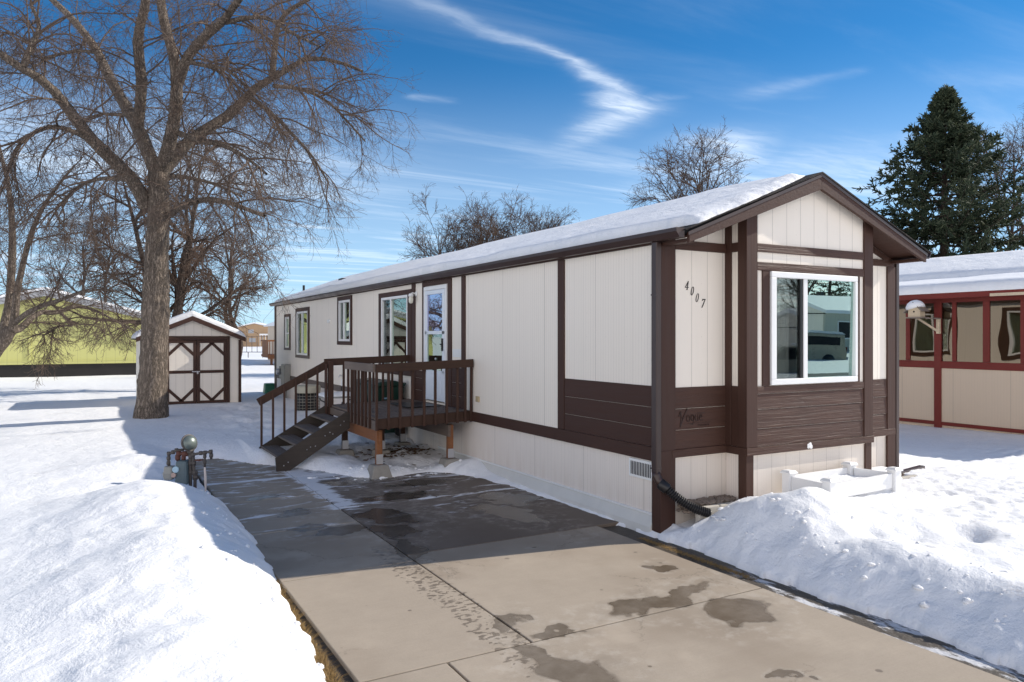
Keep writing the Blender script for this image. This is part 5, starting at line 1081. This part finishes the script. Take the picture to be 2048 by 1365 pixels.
for s, x0 in ((1, SX0-.14), (-1, SX1+.14)):
    vv = Vector((s, 0, .43)).normalized()
    snow_sheet('roof_snow', (x0, SY-.13, 1.915), (0, 1, 0), tuple(vv), 2.7, abs(sm-x0)/abs(vv.x)+.02, .15, (.08, .2), (.28, .03), .07, label='snow on the left roof slope of the small shed' if s > 0 else 'snow on the right roof slope of the small shed', seed=2)

# ================================================================= GREEN HOME (far left)
gx0, gx1, gy = -12.9, -1.9, 36.0; gxm = -7.4
gh = empty('green_home', (gxm, gy, 0), 'wide yellow green mobile home with black skirting and grey gable fascia', 'mobile home')
def gz(x): return 2.72+.262*min(x-gx0, gx1-x)
MB().wall('y', gy, gy+.1, gx0, gx1, .62, 2.7).prism([(gx0, 2.7), (gx1, 2.7), (gxm, gz(gxm))], 'y', gy, gy+.1).build('gable_wall', M['green'], gh)
MB().box(gx0, gx0+.1, gy+.1, gy+18, .62, 2.75).box(gx1-.1, gx1, gy+.1, gy+18, .62, 2.75).box(gx0, gx1, gy+18, gy+18.1, .62, 2.75).build('side_wall', m_siding('green_siding_side', (.50, .50, .215), 'y', .41, .1, .2, .4, .006, False), gh)
MB().box(gx0+.02, gx1-.02, gy+.03, gy+18, -.3, .60).build('skirting', M['blackskirt'], gh)
MB().box(gx0-.01, gx1+.01, gy-.03, gy, .62, .78).box(gx0-.01, gx1+.01, gy-.045, gy, .78, .82).build('belt_board', M['green'], gh); MB().box(-8.05, -7.97, gy-.05, gy, .82, 2.6).build('batten', M['green'], gh)
MB().prism([(gx0-.3, 2.62), (gxm, 4.08), (gx1+.3, 2.62), (gx1+.3, 2.72), (gxm, 4.18), (gx0-.3, 2.72)], 'y', gy-.30, gy+18.2).build('roof', M['shingle'], gh)
MB().prism([(gx0-.32, 2.46), (gxm, 3.90), (gxm, 4.17), (gx0-.32, 2.71)], 'y', gy-.34, gy-.30).prism([(gx1+.32, 2.46), (gx1+.32, 2.71), (gxm, 4.17), (gxm, 3.90)], 'y', gy-.34, gy-.30).build('rake_board', M['greyfascia'], gh)
for s, x0 in ((1, gx0-.3), (-1, gx1+.3)):
    vv = Vector((s, 0, .262)).normalized(); snow_sheet('roof_snow', (x0, gy-.25, 2.71), (0, 1, 0), tuple(vv), 18.3, 5.95, .13, (.15, .2), (.15, .03), .4, label='snow on the '+('left' if s > 0 else 'right')+' roof slope of the green home', seed=1)

# ================================================================= RED TRIMMED PORCH HOME (right)
NX = 11.4; nb = empty('porch_home', (NX+2, 5, 0), 'cream home with red trimmed glazed porch and thick roof snow on the right', 'mobile home')
ny0, ny1 = .0, 18.0
posts = [(3.61, 3.77), (7.25, 7.41), (.0, .16), (10.9, 11.06), (14.5, 14.66), (17.84, 18.0)]
posts.sort()
mull = [(4.36, 4.46), (3.28, 3.37), (2.57, 2.71), (1.86, 1.96), (1.0, 1.1), (5.3, 5.4), (6.25, 6.35)]
for a, b in posts: MB().box(NX-.03, NX+.08, a, b, -.15, 2.86).build('porch_post', M['redtrim'], nb, .005)
for a, b in mull: MB().box(NX-.012, NX+.05, a, b, 1.40, 2.72).build('mullion', M['redtrim'], nb, .004)
MB().box(NX-.02, NX+.07, ny0, ny1, 1.235, 1.395).build('sill_rail', M['redtrim_y'], nb, .004); MB().box(NX-.02, NX+.07, ny0, ny1, 2.72, 2.86).build('head_rail', M['redtrim_y'], nb, .004); MB().box(NX-.02, NX+.07, ny0, ny1, -.06, .02).build('bottom_rail', M['redtrim_y'], nb, .004)
MB().box(NX, NX+.04, ny0, ny1, .02, 1.235).build('lower_panel', M['cream'], nb); MB().box(NX+.02, NX+.06, ny0, ny1, -.35, -.06).build('skirting', M['cream'], nb)
cuts = sorted([p_ for p_ in posts]+mull)
segs = [(cuts[i][1], cuts[i+1][0]) for i in range(len(cuts)-1)]
for i, (a, b) in enumerate(segs):
    if b-a < .2: continue
    # each pane a little bowed, like plastic storm glazing
    n = 10; V, Fa = [], []; rr_ = random.Random(i)
    k1, k2 = rr_.uniform(-1, 1), rr_.uniform(-1, 1)
    for iy in range(n+1):
        for iz in range(n+1):
            u_, v_ = iy/n, iz/n; bow = .0016*k1*math.sin(math.pi*u_)*math.sin(math.pi*v_)+.001*k2*math.sin(2*math.pi*v_)*math.sin(math.pi*u_); V.append((NX+.012+bow, a+(b-a)*u_, 1.395+1.325*v_))
    for iy in range(n):
        for iz in range(n): p0 = iy*(n+1)+iz; Fa.append((p0, p0+1, p0+n+2, p0+n+1))
    me = bpy.data.meshes.new('porch_pane'); me.from_pydata(V, [], Fa); link('porch_pane', me, M['glass_warp'], nb, True)
MB().box(NX+2.3, NX+2.4, ny0, ny1, -.3, 3.2).build('main_wall', M['cream'], nb); MB().box(NX+.05, NX+2.3, ny0, ny1, -.1, .0).build('porch_floor', M['greywood'], nb)
MB().box(NX+.04, NX+6.6, ny0-.02, ny0+.08, -.3, 2.9).box(NX+6.5, NX+6.6, ny0, ny1, -.3, 3.2).box(NX+.04, NX+6.6, ny1-.08, ny1+.02, -.3, 2.9).build('end_wall', m_siding('cream_siding_end', (.62, .50, .38), 'x', .3, 0, .1, .2, .004), nb)
MB().prism([(NX-.35, 2.84), (NX+2.35, 3.18), (NX+2.35, 3.26), (NX-.35, 2.92)], 'y', ny0-.35, ny1+.3).build('porch_roof', M['greyfascia'], nb); MB().box(NX-.40, NX-.35, ny0-.35, ny1+.3, 2.80, 2.93).build('fascia', M['redtrim_y'], nb, .004)
MB().prism([(NX+2.0, 3.28), (NX+4.3, 3.95), (NX+6.9, 3.2), (NX+6.9, 3.28), (NX+4.3, 4.03), (NX+2.0, 3.36)], 'y', ny0-.35, ny1+.3).build('main_roof', M['greyfascia'], nb)
MB().box(NX-.42, NX-.40, 1.5, 2.35, 2.80, 2.86).build('bare_board', M['raw'], nb)
v1 = Vector((2.7, 0, .34)).normalized(); snow_sheet('roof_snow', (NX-.42, ny0-.4, 2.93), (0, 1, 0), tuple(v1), 18.7, 2.45, .20, (.2, .2), (.22, .03), .12, label='thick snow on the low porch roof of the red trimmed home', seed=1)
v1 = Vector((2.3, 0, .67)).normalized(); snow_sheet('roof_snow', (NX+1.95, ny0-.4, 3.36), (0, 1, 0), tuple(v1), 18.7, 2.42, .20, (.2, .2), (.25, .03), .12, label='thick snow on the upper roof of the red trimmed home', seed=2)
# bird house on a bracket
bh = empty('bird_house', (10.95, 3.85, 2.3), 'weathered wooden bird house with snow cap on a bracket of the red porch', 'bird house')
BX = 10.92
MB().box(BX-.14, BX+.14, 3.70, 4.08, 2.37, 2.40).box(BX-.02, NX-.03, 3.60, 3.68, 2.35, 2.38).build('platform', M['greywood'], bh, .004)
MB().prism([(3.76, 2.40), (4.04, 2.40), (4.04, 2.56), (3.90, 2.70), (3.76, 2.56)], 'x', BX-.10, BX+.10).build('box', M['raw'], bh, .004)
MB().lathe([(.022, 0), (.022, .004)], (BX-.101, 3.90, 2.52), (-1, 0, 0), 12).build('entrance_hole', M['dark'], bh)
MB().prism([(3.70, 2.52), (3.90, 2.715), (3.90, 2.74), (3.68, 2.53)], 'x', BX-.15, BX+.15).prism([(4.12, 2.49), (4.14, 2.50), (3.90, 2.74), (3.90, 2.715)], 'x', BX-.15, BX+.15).build('roof', M['greywood'], bh)
MB().bar((BX, 3.88, 2.37), (NX-.04, 3.62, 2.04), .05, .04).box(NX-.10, NX-.03, 3.61, 3.68, 2.02, 2.36).build('bracket', M['raw'], bh, .003)
mb = MB().lathe([(.20, -.03), (.195, .04), (.15, .11), (.08, .155), (.01, .17)], (BX, 3.93, 2.62), (0, .25, 1), 18).build('snow_cap', M['snow_clean'], bh, 0, True)

# ================================================================= FAR THINGS BETWEEN SHED AND HOME
dk = empty('far_deck', (5.3, 47, 0), 'small red brown deck of a distant home, just left of the far wall corner', 'deck')
fx0, fx1, fy0, fy1 = 5.15, 8.2, 46.5, 49.0
MB().box(fx0, fx1, fy0, fy1, .55, .72).build('floor', M['orange'], dk); MB().box(fx0-.05, fx1, fy0-.06, fy0-.02, .42, .72).build('rim_joist', M['orange'], dk)
MB().box(fx0-.06, fx1, fy0-.05, fy0, 1.62, 1.74).box(fx0-.06, fx0, fy0, fy1, 1.62, 1.74).build('top_rail', M['orange'], dk)
mb = MB().box(fx0-.05, fx0-.01, fy0, fy0+1.9, .5, 1.70).build('side_screen', M['orange'], dk)
for k in range(14): MB().box(fx0+.05+k*.22, fx0+.10+k*.22, fy0-.04, fy0, .7, 1.64).build('baluster', M['orange'], dk)
for x in (fx0+.15, fx0+.75, fx1-.1): MB().box(x, x+.14, fy0, fy0+.14, -.5, .55).build('post', M['orange'], dk)
ho = empty('distant_home', (10.3, 52, 0), 'pale distant home behind the red brown deck', 'mobile home')
MB().box(8.2, 12.4, 45, 62, -.5, 2.9).build('wall', M['cream'], ho); MB().prism([(7.9, 2.85), (10.3, 3.8), (12.7, 2.85), (12.7, 2.95), (10.3, 3.9), (7.9, 2.95)], 'y', 44.7, 62.3).build('roof', M['snow_clean'], ho)
# chain link fence
fc = empty('chain_link_fence', (8, 78, 0), 'grey chain link fence crossing the snowy field behind the shed', 'fence')
def fpt(px_, D_): p_ = at_depth(px_, 674, D_); return p_
a = fpt(380, 84); b = fpt(700, 84)
for k in range(12):
    p_ = a+(b-a)*k/11; zg = zsnow(p_[0], p_[1]); MB().tube([(p_[0], p_[1], zg-.2), (p_[0], p_[1], .25)], .045, 6).build('fence_post', M['pipe'], fc)
MB().tube([(a[0], a[1], .22), (b[0], b[1], .22)], .035, 6).build('top_rail', M['pipe'], fc)
fc2 = empty('wire_fence', (20, 120, 0), 'tall thin wire fence in front of the distant brown house', 'fence')
a = fpt(420, 125); b = fpt(640, 125)
for k in range(22): p_ = a+(b-a)*k/21; MB().tube([(p_[0], p_[1], -1.2), (p_[0], p_[1], 2.05)], .05, 5).build('fence_post', M['pipe'], fc2)
MB().tube([(a[0], a[1], 2.0), (b[0], b[1], 2.0)], .03, 5).tube([(a[0], a[1], .9), (b[0], b[1], .9)], .02, 5).build('rail', M['pipe'], fc2)
# distant brown house
c_ = at_depth(509, 674, 200); X0, Y0 = c_[0], c_[1]; bd = empty('brown_house', (X0, Y0, 0), 'distant tan brown house with low gable beyond the wire fence', 'house')
th = -R_(22); rot = Matrix.Rotation(th, 4, 'Z')
def far_prism(name, poly, d0, d1, mat, par):
    mb = MB().prism([(p_[0], p_[1]) for p_ in poly], 'y', d0, d1); mb.v = [tuple(rot@Vector(v_)+Vector((X0, Y0, 0))) for v_ in mb.v]; return mb.build(name, mat, par)
far_prism('wall', [(-6.5, -1), (4.6, -1), (4.6, 4.4), (0, 5.5), (-6.5, 3.9)], 0, 10, M['tan'], bd)
far_prism('roof', [(-7, 3.9), (0, 5.55), (5.0, 4.4), (5.0, 4.65), (0, 5.85), (-7, 4.2)], -.5, 10.5, M['snow_clean'], bd)
far_prism('window', [(-1.6, 2.9), (-.2, 2.9), (-.2, 3.9), (-1.6, 3.9)], -.05, 0, M['greyfascia'], bd); far_prism('window', [(-1.4, .5), (.3, .5), (.3, 1.6), (-1.4, 1.6)], -.05, 0, M['greyfascia'], bd)
far_prism('porch_beam', [(1.6, 2.35), (4.7, 2.35), (4.7, 2.75), (1.6, 2.75)], -1.6, -.2, M['vinyl'], bd)
for k in range(5): far_prism('porch_post', [(1.7+k*.7, -1), (1.8+k*.7, -1), (1.8+k*.7, 2.35), (1.7+k*.7, 2.35)], -1.6, -1.45, M['vinyl'], bd)
c_ = at_depth(551, 674, 170); ws = empty('white_shed', (c_[0], c_[1], 0), 'small bright white shed in the distance, just left of the far corner board', 'shed')
MB().box(c_[0]-1.3, c_[0]+2.0, c_[1], c_[1]+2, -1, 2.35).build('wall', M['vinyl'], ws); MB().prism([(c_[0]-1.5, 2.35), (c_[0]+.3, 2.9), (c_[0]+2.2, 2.35)], 'y', c_[1]-.1, c_[1]+2.1).build('roof', M['snow_clean'], ws)

# ================================================================= ACROSS THE STREET (seen in the window glass)
zg = -.1
ah = empty('street_home', (34, -26, zg), 'pale long home with snowy roof across the street, seen in the bay window glass', 'mobile home')
ax0, ax1, ay0, ay1 = 33.0, 47.0, -29.0, -24.0; aym = (ay0+ay1)/2; sideM = m_siding('street_home_siding', (.50, .50, .42), 'x', .4, 0, .1, .3, .006, False)
MB().box(ax0, ax1, ay1-.1, ay1, zg-1, zg+2.7).box(ax0, ax1, ay0, ay0+.1, zg-1, zg+2.7).build('side_wall', sideM, ah)
MB().box(ax0, ax0+.1, ay0+.1, ay1-.1, zg-1, zg+2.7).prism([(ay0+.1, zg+2.7), (ay1-.1, zg+2.7), (aym, zg+3.55)], 'x', ax0, ax0+.1).build('gable_wall', M['sid_y'], ah)
MB().prism([(ay0-.3, zg+2.65), (aym, zg+3.6), (ay1+.3, zg+2.65), (ay1+.3, zg+2.85), (aym, zg+3.85), (ay0-.3, zg+2.85)], 'x', ax0-.3, ax1+.3).build('snowy_roof', M['snow_clean'], ah)
MB().box(ax0-.34, ax0-.30, ay0-.3, ay1+.3, zg+2.6, zg+2.66).box(36.0, 36.3, -27, -26.7, zg+3.3, zg+4.1).build('chimney', M['black'], ah)
for x in (34.2, 39.5, 43.5):
    f = MB().box(x, x+1.3, ay1, ay1+.03, zg+1.1, zg+2.2).build('window', M['vinyl'], ah); MB().box(x+.07, x+1.23, ay1+.03, ay1+.034, zg+1.17, zg+2.13).build('pane', M['dark'], f)
MB().box(37.2, 38.2, ay1, ay1+.05, zg+.2, zg+2.3).build('door', M['dark'], ah)
tk = empty('pickup_truck', (21, -17.5, -.2), 'tan pickup truck parked across the street, seen in the window glass', 'pickup truck')
tx, ty, tz_ = 27.2, -18.2, -.28; tan = m_simple('tan_car_paint', (.42, .37, .28), .3, .1, .04, 3, 0)
MB().prism([(0, .45), (5.4, .45), (5.45, .75), (5.35, 1.05), (4.0, 1.15), (3.5, 1.75), (2.2, 1.80), (1.9, 1.78), (.15, 1.72), (.05, 1.1), (-.05, .8)], 'y', 0, 1.85).build('body', tan, tk, .06)
for ch in tk.children: ch.location = (0, 0, 0)
for xx in (1.0, 4.4):
    for yy in (-.02, 1.67): MB().lathe([(.2, -.01), (.36, 0), (.38, .03), (.38, .17), (.36, .2), (.2, .21)], (xx, yy, .38), (0, 1, 0), 20).build('wheel', M['black'], tk, 0, True)
MB().prism([(3.45, 1.12), (3.9, 1.12), (3.42, 1.66), (2.5, 1.68), (2.5, 1.12)], 'y', -.01, 1.86).prism([(.4, 1.2), (2.1, 1.2), (2.1, 1.62), (.4, 1.58)], 'y', -.01, 1.86).build('side_window', M['dark'], tk)
MB().box(-.09, -.02, .1, .25, .85, 1.1).box(-.09, -.02, 1.6, 1.75, .85, 1.1).build('tail_light', M['redtrim'], tk); MB().box(-.12, -.03, .05, 1.8, .45, .62).build('bumper', M['steel'], tk)
MB().prism([(.1, 1.72), (2.0, 1.79), (1.9, 1.90), (.3, 1.84)], 'y', .05, 1.8).build('snow_cover', M['snow_clean'], tk)
tk.matrix_world = Matrix.Translation((tx, ty, tz_)) @ Matrix.Rotation(R_(200), 4, 'Z')
for ch in tk.children: ch.matrix_parent_inverse = Matrix.Identity(4)
generic_tree(46, -36, -.1, 10, 'bare tree behind the pale home across the street', 71, 1, .4, .18, 10, 9, 7, 3, .3, thick=1.4)
spruce(53, -39, -.1, 10.5, 3.0, 'dark spruce behind the pale home across the street', 8, 90, .6)
#@@END
